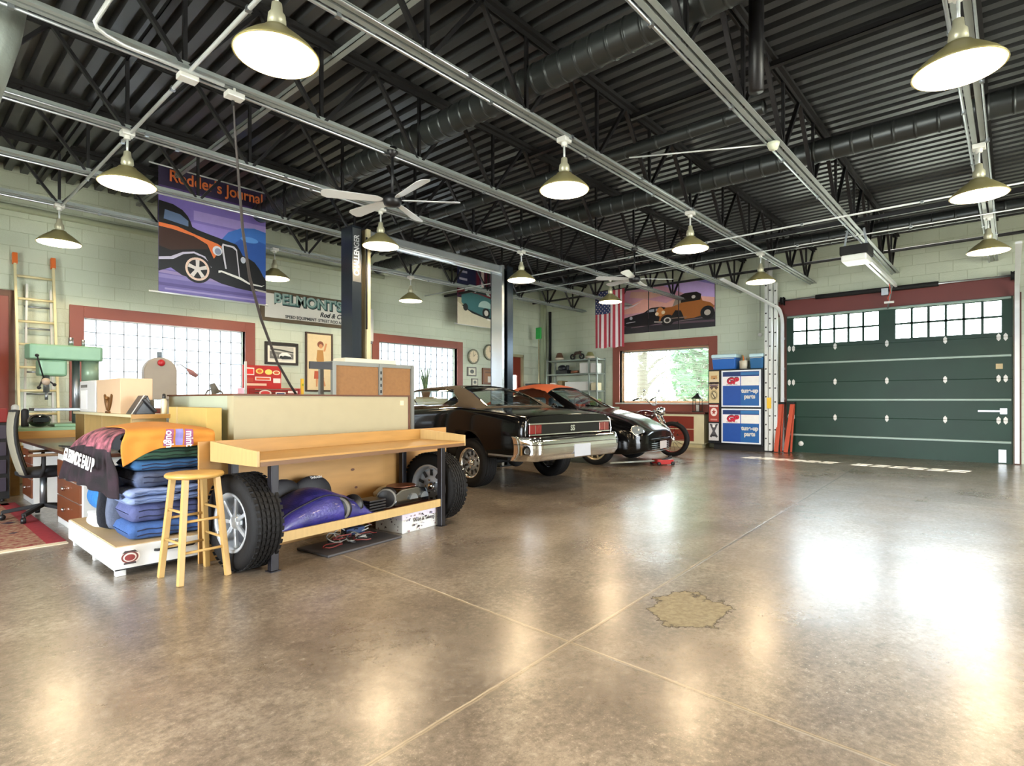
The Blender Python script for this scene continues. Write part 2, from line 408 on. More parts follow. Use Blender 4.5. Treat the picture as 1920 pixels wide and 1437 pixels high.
# ---- windows in the left wall : glass block
def glassblock():
    m=bpy.data.materials.new('glass_block'); m.use_nodes=True; nt=m.node_tree; nt.nodes.clear(); L=nt.links.new
    o=nt.nodes.new('ShaderNodeOutputMaterial'); t=nt.nodes.new('ShaderNodeBsdfTransparent'); tr=nt.nodes.new('ShaderNodeBsdfTranslucent'); g=nt.nodes.new('ShaderNodeBsdfGlossy'); g.inputs['Roughness'].default_value=.2
    tr.inputs[0].default_value=(.6,.62,.64,1); t.inputs[0].default_value=(.30,.32,.34,1)
    a=nt.nodes.new('ShaderNodeMixShader'); a.inputs[0].default_value=.5; b=nt.nodes.new('ShaderNodeMixShader'); b.inputs[0].default_value=.06
    L(t.outputs[0],a.inputs[1]); L(tr.outputs[0],a.inputs[2]); L(a.outputs[0],b.inputs[1]); L(g.outputs[0],b.inputs[2]); L(b.outputs[0],o.inputs[0]); return m
GB=glassblock(); GROUT=mat('block_grout','#868b92',.6)
def blockwin(nm,x0,x1,z0,z1):
    r=thing(nm,None,None,((x0+x1)/2,YW+.16,z0)); struct(r)
    mb=MB(); nx=max(1,round((x1-x0)/.2)); nz=max(1,round((z1-z0)/.2)); sx=(x1-x0)/nx; sz=(z1-z0)/nz
    for i in range(nx):
        for j in range(nz): mb.box(x0+i*sx+.006,x0+(i+1)*sx-.006,YW+.17,YW+.172,z0+j*sz+.006,z0+(j+1)*sz-.006)
    mb.build('glass_blocks',GB,r,world=True)
    mb=MB()
    for i in range(nx+1): mb.box(x0+i*sx-.005,x0+i*sx+.005,YW+.15,YW+.19,z0,z1)
    for j in range(nz+1): mb.box(x0,x1,YW+.15,YW+.19,z0+j*sz-.005,z0+j*sz+.005)
    mb.build('mortar_grid',GROUT,r,world=True)
    F=.19; mb=MB()
    mb.box(x0-F,x0,YW-.035,YW+.1,z0-F,z1+F).box(x1,x1+F,YW-.035,YW+.1,z0-F,z1+F).box(x0,x1,YW-.035,YW+.1,z1,z1+F).box(x0,x1,YW-.05,YW+.1,z0-F,z0)
    mb.build('window_frame',REDW,r,bevel=.006,world=True)
blockwin('window_1',2.22,4.78,1.05,2.53)
blockwin('window_2',7.9,10.42,1.05,2.58)
# ---- window in the right wall
r=thing('window_3',None,None,(XW,7.1,1.1)); struct(r)
mb=MB(); F=.22
mb.box(XW-.03,XW+.12,5.8-F,5.8,1.1-.1,2.6+F).box(XW-.03,XW+.12,8.4,8.4+F,1.1-.1,2.6+F).box(XW-.03,XW+.12,5.8,8.4,2.6,2.6+F)
mb.box(XW-.03,XW+.12,5.8,8.4,.88,1.1)
mb.build('window_frame',REDW,r,bevel=.006,world=True)
MB().box(XW-.09,XW+.1,5.7,8.5,1.08,1.12).build('window_sill',WHT,r,bevel=.004,world=True)
mb=MB(); mb.box(XW+.14,XW+.19,5.8,5.86,1.1,2.6).box(XW+.14,XW+.19,8.34,8.4,1.1,2.6).box(XW+.14,XW+.19,5.8,8.4,1.1,1.16).box(XW+.14,XW+.19,5.8,8.4,2.54,2.6)
mb.build('sash',mat('sash_tan','#c08a66',.5),r,world=True)
CLEAR=glassmat('clear_glass',(.95,.98,.97))
MB().box(XW+.16,XW+.165,5.86,8.34,1.16,2.54).build('pane',CLEAR,r,world=True)
mb=MB()
for i in range(56):
    z=1.14+i*.025
    mb.cbox((XW+.10,7.1,z),(.022,2.5,.0015),M=Matrix.Rotation(R(16),4,'Y'))
for y in (5.95,6.7,7.5,8.25): mb.cyl((XW+.10,y,1.13),(XW+.10,y,2.55),.0012,n=4)
mb.box(XW+.08,XW+.12,5.84,8.36,2.53,2.57)
mb.build('blind_slats',mat('blind_ivory','#8f9188',.6),r,world=True)
# ---- entry door, left wall
RDOOR=mat('red_brown_door','#7c2f1f',.45,noise=.1,scale=4)
r=thing('door_1',None,None,(12.72,YW+.1,0)); struct(r)
mb=MB(); mb.box(12.3,12.47,YW+.08,YW+.13,0,2.5).box(12.98,13.15,YW+.08,YW+.13,0,2.5).box(12.47,12.98,YW+.08,YW+.13,0,1.05).box(12.47,12.98,YW+.08,YW+.13,1.95,2.5)
mb.build('door_leaf',RDOOR,r,world=True)
mb=MB(); mb.box(12.25,12.3,YW-.01,YW+.2,0,2.58).box(13.15,13.2,YW-.01,YW+.2,0,2.58).box(12.25,13.2,YW-.01,YW+.2,2.5,2.58); mb.build('door_frame',mat('frame_tan','#a9a583',.5),r,world=True)
MB().box(12.47,12.98,YW+.1,YW+.104,1.05,1.95).build('pane',CLEAR,r,world=True)
mb=MB()
for x in (12.64,12.81): mb.box(x-.012,x+.012,YW+.09,YW+.12,1.05,1.95)
mb.build('muntin',RDOOR,r,world=True)
mb=MB(); mb.cyl((12.38,YW+.08,1.02),(12.38,YW+.02,1.02),.012).ball((12.38,YW+.0,1.02),.03); mb.build('door_knob',STEEL,r,world=True)
# ---- overhead garage door, right wall
GDOOR=mat('garage_door_green','#123226',.42,0,noise=.45,scale=1.2,spec=.28,bump=.15,bscale=3)
r=thing('garage_door','dark green overhead garage door with two rows of small panes','garage door',(XW-.06,1.97,0))
XD=XW-.02; Ya,Yb=.0,3.93
secs=[0,.81,1.60,2.39,3.14]
mb=MB()
for a,b in zip(secs,secs[1:-1]): 
    mb.box(XD-.05,XD,Ya,Yb,a+(.0 if a else -.01),b)
mb.build('door_panel',GDOOR,r,bevel=.006,world=True)
mb=MB(); za,zb=2.39,3.14
gl=[(2.12,3.78),(.16,1.82)]
mb.box(XD-.05,XD,Ya,Yb,za,2.47).box(XD-.05,XD,Ya,Yb,3.07,zb).box(XD-.05,XD,Ya,.16,2.47,3.07).box(XD-.05,XD,1.82,2.12,2.47,3.07).box(XD-.05,XD,3.78,Yb,2.47,3.07)
mb.build('window_panel',GDOOR,r,world=True)
mb=MB()
for a,b in gl:
    for i in range(1,6): y=a+(b-a)*i/6; mb.box(XD-.055,XD-.0,y-.022,y+.022,2.47,3.07)
    mb.box(XD-.055,XD,a,b,2.75,2.79)
mb.build('muntins',GDOOR,r,world=True)
for a,b in gl: MB().box(XD-.02,XD-.016,a,b,2.47,3.07).build('pane',CLEAR,r,world=True)
for z in (.4,1.2,2.03,3.11):
    MB().box(XD-.085,XD-.05,Ya+.02,Yb-.02,z-.022,z+.022).build('strut',mat('strut_grey','#7f9188',.4,.2),r,bevel=.006,world=True)
for zi,z in enumerate((.81,1.6,2.38)):
    for k,y in enumerate((.1,.2,1.0,1.97,2.93,3.78,3.87)):
        mb=MB(); mb.prism([(0,.075),(-.03,.035),(-.03,.008),(.03,.008),(.03,.035)],(XD-.052,y,z),(0,1,0),(0,0,1),(-.006,0,0)).prism([(0,-.075),(.03,-.035),(.03,-.008),(-.03,-.008),(-.03,-.035)],(XD-.052,y,z),(0,1,0),(0,0,1),(-.006,0,0))
        mb.cyl((XD-.06,y-.03,z),(XD-.06,y+.03,z),.008,n=8); mb.build('hinge',WHT,r,world=True)
mb=MB(); mb.lathe([(.001,0),(.055,0),(.055,.01),(.03,.016),(.001,.016)],(XD-.066,3.62,.2),axis='X',n=24); mb.build('cat_hole_cover',WHT,r,world=True)
mb=MB(); mb.box(XD-.07,XD-.05,.1,.5,.97,1.0).box(XD-.075,XD-.05,.08,.18,.93,1.04); mb.build('slide_latch',GALV,r,world=True)
mb=MB(); mb.box(XD-.06,XD-.05,.09,.2,.02,.26); mb.build('bottom_bracket',GALV,r,world=True)
MB().box(XD-.06,XD-.05,.14,.24,1.78,1.88).build('keypad_plate',mat('sticker_tan','#b7a780',.6),r,world=True)
# header board and side jambs
mb=MB(); mb.box(XW-.03,XW-.005,-.1,4.12,3.145,3.54); struct(mb.build('trim_1',mat('header_oxide','#6b2f2b',.5,noise=.15,scale=2)))
mb=MB(); mb.box(XW-.04,XW-.005,3.93,4.06,0,3.2).box(XW-.04,XW-.005,-.12,-.01,0,3.2); struct(mb.build('trim_2',mat('jamb_brown','#5d3328',.5)))
# torsion shaft with spring sleeve
r=thing('torsion_shaft','steel torsion bar with black spring above garage door header','shaft',(XW-.15,1.97,3.5))
MB().cyl((XW-.15,-.05,3.5),(XW-.15,4.08,3.5),.016).build('shaft',GALV,r,world=True)
mb=MB(); mb.tube([(XW-.15,1.1+i*.2,3.5) for i in range(12)],.05,n=12); mb.build('spring',BLKM,r,world=True)
for y in (0.0,4.0):
    mb=MB(); mb.lathe([(.001,-.03),(.09,-.03),(.07,0),(.09,.03),(.001,.03)],(XW-.15,y,3.5),axis='Y',n=20); mb.box(XW-.16,XW-.02,y-.03,y-.02,3.4,3.58); mb.build('cable_drum',BLKM,r,world=True)
MB().box(XW-.2,XW-.03,1.93,2.05,3.38,3.52).build('center_bracket',GALV,r,world=True)
# door tracks
def track(label,y,xend,zend):
    mb=MB(); pts=[(XW-.13,y,.02),(XW-.13,y,2.85)]
    for a in range(0,91,10): pts.append((XW-.13-.4*(1-math.cos(R(a))),y,2.9+.4*math.sin(R(a))))
    pts+= [(xend,y,zend)]
    r=thing('door_track',label,'track',(XW-.13,y,0))
    for dy in (-.028,.028): mb.tube(pts,.012,n=6)if False else None
    for p,q in zip(pts,pts[1:]):
        mb.bar(Vector(p),Vector(q),.07,.03,up=(0,1,0) if False else (1,0,1))
    mb.build('rail',mat('track_white','#d5d8da',.35,.1),r,world=True,smooth=False)
    mb=MB()
    for z in (.5,1.2,1.9,2.6): mb.box(XW-.12,XW-.005,y-.03,y+.03,z,z+.05)
    mb.build('jamb_bracket',GALV,r,world=True)
track('curved galvanised track at the left edge of the garage door',4.0,10.3,3.42)
track('galvanised track running up the right edge of the garage door',-.06,10.3,3.34)
# corner column pipe and light-green conduit on the left wall
mb=MB(); mb.tube([(X0,YW-.06,4.08),(4.0,YW-.06,4.08),(8,YW-.06,4.12)],.05,n=12); tag(mb.build('drain_pipe',mat('pipe_green','#a9b197',.45)),'pale green pipe running high along the left wall','pipe')
mb=MB(); mb.box(XW-.14,XW-.02,YW-.2,YW-.05,0,ZC); struct(mb.build('trim_3',mat('pilaster_green','#a3ad92',.55)))
tag(MB().cyl((XW-.12,YW-.42,0),(XW-.12,YW-.42,3.95),.045,n=12).build('standpipe',BLKM),'black vertical pipe beside the far corner','pipe')
# outside: ground, canopy over the door, trees
struct(MB().box(-30,60,-40,45,-.4,-.13).build('ground_outside',mat('outside_ground','#bab6a6',.9,noise=.4,scale=.6)))
def at(px,py,X=None,Y=None,Z=None):
    """measured sight line -> point of the place on a known plane"""
    r=(px-960)/FPX; u=(HORY-py)/FPX
    d=Vector((math.cos(AX)+r*math.sin(AX),math.sin(AX)-r*math.cos(AX),u))
    t=X/d.x if X is not None else (Y/d.y if Y is not None else (Z-EYE)/d.z)
    return Vector((0,0,EYE))+d*t
# ---------------------------------------------------------------- roof joists
JY=[.26+1.55*k for k in range(7)]; ZB=3.83
CHORD=mat('chord_lit_grey','#959d9a',.42,.2)  # light caught on the chord undersides is put into this grey
jl=['black open-web roof joist directly over the right-hand row of lamps','black open-web roof joist carrying the garage door opener','black open-web roof joist over the row of lamps through the room centre','black open-web roof joist from which the two ceiling fans hang','black open-web roof joist over the lamp row in front of the lift','black open-web roof joist just in front of the purple car banner','black open-web roof joist closest to the left wall']
for k,y in enumerate(JY):
    r=thing('roof_joist',jl[k],'joist',(XW,y,ZB),group='roof joists')
    mb=MB()
    for s in (-1,1): mb.box(X0,XW-.02,y+s*.012,y+s*.06,ZC-.055,ZC-.045).box(X0,XW-.02,y+s*.012,y+s*.02,ZC-.1,ZC-.045)
    mb.box(X0,XW-.02,y-.05,y+.05,ZC-.045,ZC-.004)
    mb.build('top_chord',BLKM,r,world=True)
    mb=MB()
    for s in (-1,1): mb.box(X0,XW-.02,y+s*.012,y+s*.055,ZB,ZB+.008).box(X0,XW-.02,y+s*.012,y+s*.02,ZB+.008,ZB+.05)
    mb.build('bottom_chord',CHORD,r,world=True)
    x=1.62-1.18*4; pn=1.18
    while x<XW:
        mb=MB(); mb.bar((x,y,ZB+.02),(x,y,ZC-.06),.032,.03)
        for s in (-1,1): mb.bar((x+s*.03,y,ZB+.02),(x+s*pn/2,y,ZC-.06),.042,.03)
        if X0<x-.6 and x+.6<XW: mb.build('web_member',BLK,r,world=True)
        x+=pn
# cross bridging along Y
for i,(X,z,lb) in enumerate([(2.95,4.5,'flat grey bridging bar above the stool side of the room'),(1.64,4.5,'flat dark bridging bar above the leftmost lamps'),(5.9,4.5,'thin bridging bar between the two round ducts'),(9.9,3.9,'thin bridging bar crossing beyond the second duct')]):
    mb=MB(); mb.box(X-.03,X+.03,-1.3,YW-.1,z,z+.006).box(X-.03,X-.024,-1.3,YW-.1,z,z+.05)
    tag(mb.build('bridging_bar',CHORD if i==0 else BLK),lb,'bridging bar')
# conduits under the chords and across them
def conduit(label,pts,r=.013,m=GALV,name='conduit',clips=True):
    o=thing(name,label,'conduit',pts[0])
    MB().tube(pts,r,n=8).build('pipe',m,o,world=True)
    if clips:
        p0,p1=Vector(pts[0]),Vector(pts[-1]); L=(p1-p0).length; d=(p1-p0).normalized(); k=int(L/1.4)
        for i in range(1,k):
            c=p0+d*(L*i/k); MB().cbox(c,(.035,.035,.035)).build('clip',STEEL,o,world=True)
    return o
WC=mat('white_conduit','#cfd4d4',.3,.3)
cl=['over the right-hand lamp row','beside the garage opener joist','over the centre lamp row','along the fan joist','over the lamp row before the lift','behind the purple car banner top','along the joist by the left wall']
for k,y in enumerate(JY):
    conduit('galvanised conduit clipped under the joist '+cl[k],[(X0+.1,y+.075,ZB-.01),(XW-.05,y+.075,ZB-.01)])
for k in (0,2,4): conduit('second thinner conduit clipped under the joist '+cl[k],[(X0+.1,JY[k]-.07,ZB-.012),(XW-1.0,JY[k]-.07,ZB-.012)],.009)
conduit('bright conduit crossing the joists above the leftmost lamps',[(1.64,-2,ZB-.03),(1.64,9.6,ZB-.03)],.016,WC)
conduit('conduit crossing the joists towards the far garage door',[(9.1,-2,ZB-.03),(9.1,11,ZB-.03)],.013,WC)
conduit('thin conduit crossing close to the right wall',[(10.3,-2,ZB-.03),(10.3,9,ZB-.03)],.01,WC)
conduit('thin black pipe crossing close to the right wall',[(13.35,-2,4.15),(13.35,11,4.15)],.03,BLK,'sprinkler_pipe')
o=conduit('white conduit with a long bend at upper left of the ceiling',[at(222,-20,Y=4.7),at(205,0,Y=4.75),at(178,42,Y=4.8),at(182,52,Y=4.82),at(200,66,Y=4.84),at(235,86,Y=4.85),at(420,160,Y=4.85)],.016,WC,clips=False)
JB=mat('junction_box','#dfe0da',.4,.2)
for (x,y,lb) in ((1.64,4.91,'white junction box where the crossing conduit meets the fan joist'),(2.0,4.91,'small white junction box from which the black cord drops')):
    mb=MB(); mb.box(x-.07,x+.07,y-.05,y+.05,ZB-.09,ZB-.045).cyl((x,y,ZB-.045),(x,y,ZB),.012); tag(mb.build('junction_box',JB,bevel=.006),lb,'junction box')
# retractable cord
pts=[(437,170,4.95),(440,240,5.0),(447,330,5.2),(455,430,5.5),(468,520,5.9),(490,600,6.4),(520,680,6.9),(545,724,7.15),(562,750,7.3)]
c=thing('air_hose','black hanging air hose dropping from the ceiling towards the red tool chest','hose',at(437,170,Y=4.95))
P_=[at(a,b,Y=y) for a,b,y in pts]
MB().tube(P_,[.008,.008,.012,.014,.015,.016,.016,.016,.016],n=8).build('hose',mat('hose_grey','#4a4543',.6),c,world=True)
MB().cyl(P_[0]+Vector((0,0,.14)),P_[0]-Vector((0,0,.12)),.012).build('hose_clamp',BLKM,c,world=True)
# ---------------------------------------------------------------- pendant lamps
SHADE=mat('lamp_shade_olive','#9c9363',.35,.2); SHIN=mat('shade_inside','#f4f0e2',.5)
def lampglow(nm,s):
    m=bpy.data.materials.new(nm); m.use_nodes=True; b=m.node_tree.nodes['Principled BSDF']
    b.inputs['Base Color'].default_value=(1,1,1,1); b.inputs['Emission Color'].default_value=(1,.84,.58,1); b.inputs['Emission Strength'].default_value=s
    return m
GLOW=lampglow('lamp_lens_glow',7.0)
def make_lamp(label):
    r=thing('pendant_lamp',label,'pendant lamp',(0,0,0),group='pendant barn lamps')
    mb=MB(); mb.cbox((0,0,ZB-3.3-.03),(.11,.11,.05)); mb.cyl((0,0,ZB-3.3-.09),(0,0,ZB-3.3-.05),.03); mb.build('ceiling_box',JB,r,bevel=.006)
    MB().cyl((0,0,.3),(0,0,ZB-3.3-.08),.011).build('stem',WC,r)
    MB().lathe([(.012,.33),(.03,.32),(.035,.27),(.05,.25),(.055,.2),(.045,.19),(.06,.16)],n=24).build('socket_neck',mat('socket_pale','#b9b79c',.35,.3),r)
    MB().lathe([(.055,.17),(.075,.165),(.09,.145),(.12,.125),(.17,.085),(.215,.045),(.243,.012),(.25,0),(.246,-.004),(.238,.012),(.21,.04),(.165,.078),(.115,.117),(.06,.14),(.001,.142)],n=40).build('lamp_shade',SHADE,r)
    MB().lathe([(.001,.0),(.236,.0),(.236,-.006),(.15,-.014),(.001,-.018)],n=36).build('diffuser',GLOW,r)
    return r
lamps=[(4.57,.26,'large pendant lamp at the upper right corner'),(7.52,.26,'second pendant lamp of the right-hand row, above the farthest'),(10.45,.26,'farthest pendant lamp of the right-hand row, nearest the garage door'),
 (1.62,3.36,'largest pendant lamp at the upper left, nearest the viewer'),(4.57,3.36,'bright pendant lamp near the middle of the ceiling'),(7.52,3.36,'pendant lamp hanging left of the garage opener'),(10.45,3.36,'pendant lamp in front of the tall upright ladders'),
 (1.62,6.46,'pendant lamp just left of the purple car banner'),(4.57,6.46,'pendant lamp beside the top of the tall lift column'),(7.52,6.46,'pendant lamp just right of the second lift column'),(10.45,6.46,'small pendant lamp in front of the hanging flag'),
 (1.62,9.56,'pendant lamp above the leaning wooden ladder'),(4.57,9.56,'pendant lamp above the lettered shop sign'),(7.52,9.56,'small pendant lamp above the second glass block window')]
def lamplight(x,y):
    d=bpy.data.lights.new('lamp_light','SPOT'); d.energy=LAMP_POWER*2.2; d.shadow_soft_size=.16; d.spot_size=R(158); d.spot_blend=.12; d.color=(1,.74,.44)
    o=bpy.data.objects.new('lamp_light',d); COL.objects.link(o); o.location=(x,y,3.26)
first=None
for x,y,lb in lamps:
    if first is None: first=make_lamp(lb); first.location=(x,y,3.3); p=first
    else: p=dup(first,(x,y,3.3),0,lb)
    lamplight(x,y)
# the grid of lamps carries on behind the viewer: their light only reaches in
for x,y in ((-1.3,.26),(1.62,.26),(-1.3,3.36),(1.62,-2.8),(4.57,-2.8),(7.52,-2.8),(10.45,-2.8)): lamplight(x,y)
# ---------------------------------------------------------------- ducts
def duct(label,X,z,rad,ya,yb,rib=.16,name='round_duct'):
    prof=[]; y=ya
    while y<yb: prof+=[(rad,y),(rad,y+.012),(rad,y+rib-.032),(rad,y+rib-.02),(rad+.006,y+rib-.016),(rad+.006,y+rib-.004)]; y+=rib
    mb=MB(); mb.lathe([(.001,ya)]+prof+[(.001,y)],(X,0,z),axis='Y',n=28)
    o=mb.build(name,DUCT); return tag(o,label,'duct')
duct('large black spiral duct crossing the ceiling through the middle',4.1,4.2,.135,-5,9.05)
duct('long dark round duct crossing beyond the middle lamps',7.55,4.2,.13,-5,10.6,.2)
duct('thin dark round duct between the two larger ducts',6.03,4.2,.07,1.9,9.5,.4)
duct('dark round duct close to the right wall',11.6,4.18,.11,-5,10.5,.3)
mb=MB(); mb.tube([at(-60,200,Y=5.4),at(-8,60,Y=5.4),at(6,-10,Y=5.4),at(14,-80,Y=5.4)],.14,n=20); tag(mb.build('flexible_duct',mat('pale_duct','#a9b3ac',.4,.5,bump=.3,scale=10)),'pale ribbed duct at the upper left corner','duct')
p=at(1418,172,Y=1.6); MB_=MB().cyl(p,(p.x,p.y,ZC),.06); tag(MB_.build('duct_drop',BLK),'short black cylinder hanging near the ceiling behind the opener rail','duct')
# ---------------------------------------------------------------- ceiling fans
BLADE=mat('fan_blade_silver','#d9dcdc',.3,.1)
def make_fan(label,loc,rz,angs,bl):
    r=thing('ceiling_fan',label,'ceiling fan',loc,rz,group='ceiling fans')
    MB().cyl((0,0,.05),(0,0,.52),.014).build('down_rod',BLK,r)
    MB().lathe([(.001,.06),(.05,.06),(.09,.03),(.1,-.01),(.085,-.05),(.03,-.07),(.001,-.07)],n=24).build('motor',BLK,r)
    MB().lathe([(.001,.56),(.05,.56),(.06,.5),(.02,.46),(.001,.46)],n=20).build('canopy',BLK,r)
    for a in angs:
        M=Matrix.Rotation(R(a),4,'Z')@Matrix.Rotation(R(14),4,'X'); mb=MB()
        mb.prism([(.1,-.02),(.16,-.05),(bl,-.075),(bl+.05,-.05),(bl+.06,0),(bl+.05,.05),(bl,.075),(.16,.05),(.1,.02)],M@Vector((0,0,0)),M.to_3x3()@Vector((1,0,0)),M.to_3x3()@Vector((0,1,0)),M.to_3x3()@Vector((0,0,.006)))
        mb.build('fan_blade',BLADE,r)
    return r
make_fan('silver bladed ceiling fan hanging beside the round duct',(3.62,4.91,3.31),0,(150,28,-42,-100,92),.66)
make_fan('small ceiling fan with white blades near the hanging flag',(8.73,4.91,3.3),0,(-45,75,-165,135,15),.62)
# ---------------------------------------------------------------- vehicle lift
COLM=mat('lift_column_dark','#3d4650',.22,.7); COLC=mat('lift_column_cream','#c9bd97',.4); COLS=mat('lift_silver','#c3c9cc',.25,.75)
def lift_col(label,x,s):
    r=thing('lift_column',label,'lift column',(x,7.0,0),group='vehicle lift')
    mb=MB()
    mb.box(x-.15,x+.15,7.12,7.14,0,3.63).box(x-s*.15,x-s*.13,6.88,7.12,0,3.63)
    mb.box(x-s*.15,x-s*.0,6.86,6.88,0,3.63)
    mb.build('dark_channel',COLM,r,world=True)
    mb=MB(); mb.box(x+s*.09,x+s*.15,6.86,7.12,0,3.63); mb.build('pale_channel',COLC if s>0 and x<5 else COLS,r,world=True)
    MB().box(x-.25,x+.25,6.8,7.25,0,.02).build('base_plate',COLM,r,world=True)
    return r
lc=lift_col('dark lift column with vertical lettering left of the black car',4.53,1)
MB().box(4.385,4.52,6.855,6.859,2.85,3.6).build('decal_strip',mat('decal_grey','#3f4347',.5),lc,world=True)
text('decal_lettering','CHALLENGER',.115,mat('decal_white','#e9ecee',.4),(4.45,6.852,3.22),(0,0,1),(0,-1,0),lc,bold=.003,sx=.8)
MB().cyl((4.60,6.84,2.2),(4.60,6.84,3.5),.014).build('hose_run',BLKM,lc,world=True)
lc2=lift_col('bright silver lift column standing behind the black car',7.6,-1)
r=thing('lift_crossbeam','silver overhead beam joining the two lift columns','beam',(6.07,7.0,3.63),group='vehicle lift')
MB().box(4.69,7.44,6.9,7.1,3.5,3.63).build('beam',COLS,r,bevel=.02,world=True)
MB().cyl((4.7,6.86,3.47),(7.4,6.86,3.47),.014).build('hydraulic_hose',WC,r,world=True)
# ---------------------------------------------------------------- garage opener
r=thing('garage_door_opener','white garage door opener hung from the joist on two straps','door opener',(10.1,1.81,3.3))
MB().box(9.85,10.3,1.62,2.0,3.42,3.56).build('motor_housing',BLKM,r,bevel=.015,world=True)
MB().box(9.85,10.28,1.64,1.98,3.32,3.42).build('light_lens',mat('opener_lens','#e9ebe6',.3),r,bevel=.02,world=True)
mb=MB(); mb.bar((10.0,1.66,3.56),(10.0,1.7,ZB),.03,.004).bar((10.0,1.96,3.56),(10.0,1.92,ZB),.03,.004).bar((10.2,1.66,3.56),(10.0,1.95,ZB),.02,.004); mb.build('hanger_strap',STEEL,r,world=True)
mb=MB(); mb.box(10.3,13.8,1.76,1.8,3.5,3.56).box(10.3,13.8,1.83,1.87,3.5,3.56); mb.build('drive_rail',mat('rail_bright','#dfe3e3',.3,.4),r,world=True)
mb=MB(); mb.tube([(13.2,1.81,3.48),(13.22,1.8,3.3),(13.2,1.84,3.2),(13.25,1.82,3.14)],.008,n=6); mb.build('release_rope',mat('rope_red','#c8452f',.7),r,world=True)
MB().box(13.2,13.24,1.74,1.9,3.1,3.14).build('release_handle',WHT,r,bevel=.005,world=True)
mb=MB(); mb.bar((13.5,1.81,3.5),(14.0,1.95,3.1),.03,.01); mb.build('door_arm',GALV,r,world=True)
# sprinkler lamp under opener joist
p=at(1450,272,Y=1.81); mb=MB(); mb.lathe([(.001,-.05),(.04,-.045),(.055,-.01),(.06,.02),(.03,.03),(.001,.03)],p,n=20); tag(mb.build('smoke_detector',mat('detector_cream','#d6dcc4',.4)),'round cream smoke detector under the opener joist','smoke detector')
r=thing('sprinkler_line','thin rod reaching sideways to the round detector','rod',p); MB().cyl(p+Vector((0,.05,.02)),p+Vector((-.6,1.3,.05)),.008).build('rod',WC,r,world=True)
# ================================================================ workbench group
BA=math.atan2(4.06-3.81,3.88-1.70); BO=Vector((1.70,3.81,0)); BL_=2.19
def B(u,v,z=0): return Vector((BO.x+u*math.cos(BA)-v*math.sin(BA),BO.y+u*math.sin(BA)+v*math.cos(BA),z))
r=thing('workbench','long birch workbench with raised edges on dark square legs','workbench',B(0,0),BA)
mb=MB(); mb.box(.02,BL_-.02,0,.6,.75,.79); mb.build('worktop',BIRCH,r,bevel=.003)
for u,nm in ((0,'end_board'),(BL_-.02,'end_board')):
    mb=MB(); mb.prism([(0,.745),(.62,.745),(.62,.895),(0,.85)],(u,0,0),(0,1,0),(0,0,1),(.02,0,0)); mb.build(nm,BIRCHL,r,bevel=.002)
MB().box(.02,BL_-.02,.6,.62,.75,.895).build('backboard',BIRCH,r,bevel=.002)
MB().box(.021,BL_-.021,-.006,0,.745,.775).build('front_rail',mat('bench_rail_brown','#6b4b2c',.5,noise=.2,scale=6),r)
LEGM=mat('leg_black_steel','#1e1c20',.35,.3)
for u,v in ((.12,.02),(1.86,.02),(.12,.54),(1.86,.54)):
    l=MB().box(u,u+.055,v,v+.055,.006,.75).build('leg',LEGM,r,bevel=.004)
    MB().box(u-.01,u+.065,v-.01,v+.065,0,.006).build('foot_plate',LEGM,l)
MB().box(.175,1.86,.03,.05,.19,.26).build('shelf_rail',BIRCHL,r,bevel=.002)
MB().box(.12,1.9,.05,.57,.215,.235).build('shelf_board',mat('shelf_red_brown','#5d2f1d',.5,noise=.2),r)
# plywood sheet behind the bench
mb=MB(); mb.box(-.07,2.62,.64,.66,0,.893); o=mb.build('plywood_sheet',mat('plywood_knotty','#a97e46',.5,noise=.3,scale=2,stretch=(1,1,6)),None,bevel=.002); o.location=B(0,0); o.rotation_euler=(0,0,BA); tag(o,'upright plywood sheet closing off the back of the workbench','plywood sheet')
o2=MB().prism(ell(0,0,.022,.012),(1.32,.639,.55),(1,0,0),(0,0,1),(0,-.0006,0)).prism(ell(0,0,.018,.011),(1.36,.639,.38),(1,0,0),(0,0,1),(0,-.0006,0)).build('knot',BROWN,o)
# wheels leaning beside the bench
def tire_mesh(Rr,W_,rim,mb,tread=True):
    """axis along X, outer side at -X"""
    h=W_/2
    prof=[(rim,-h*.82),(rim+.02,-h*.95),((rim+Rr)/2,-h*1.06),(Rr-.03,-h*.95),(Rr-.008,-h*.78),(Rr,-h*.6)]
    g=[-.62,-.3,0.,.3,.62]
    for k in g: prof+=[(Rr+.001,h*(k-.07)),(Rr-.009,h*(k-.05)),(Rr-.009,h*(k+.05)),(Rr+.001,h*(k+.07))]
    prof+=[(Rr,h*.6+.02),(Rr-.008,h*.85),(Rr-.03,h*.95),((rim+Rr)/2,h*1.06),(rim+.02,h*.95),(rim,h*.82)]
    mb.lathe(prof,axis='X',n=56)
    if tread:
        n=44
        for k in range(n):
            a=2*PI*k/n
            for s in (-.8,-.45,-.15,.15,.45,.8):
                aa=a+(.05 if s>0 else 0)+abs(s)*.03
                M=Matrix.Rotation(aa,4,'X')@Matrix.Translation((h*s,0,Rr+.0005)); mb.cbox((0,0,0),(h*.2,2*PI*Rr/n*.6,.005),M=Matrix.Identity(4)) if False else mb.box(-h*.11,h*.11,-PI*Rr/n*.62,PI*Rr/n*.62,-.003,.003,M=M)
    return mb
ALLOY=mat('polished_alloy','#c3c8cc',.2,.55)
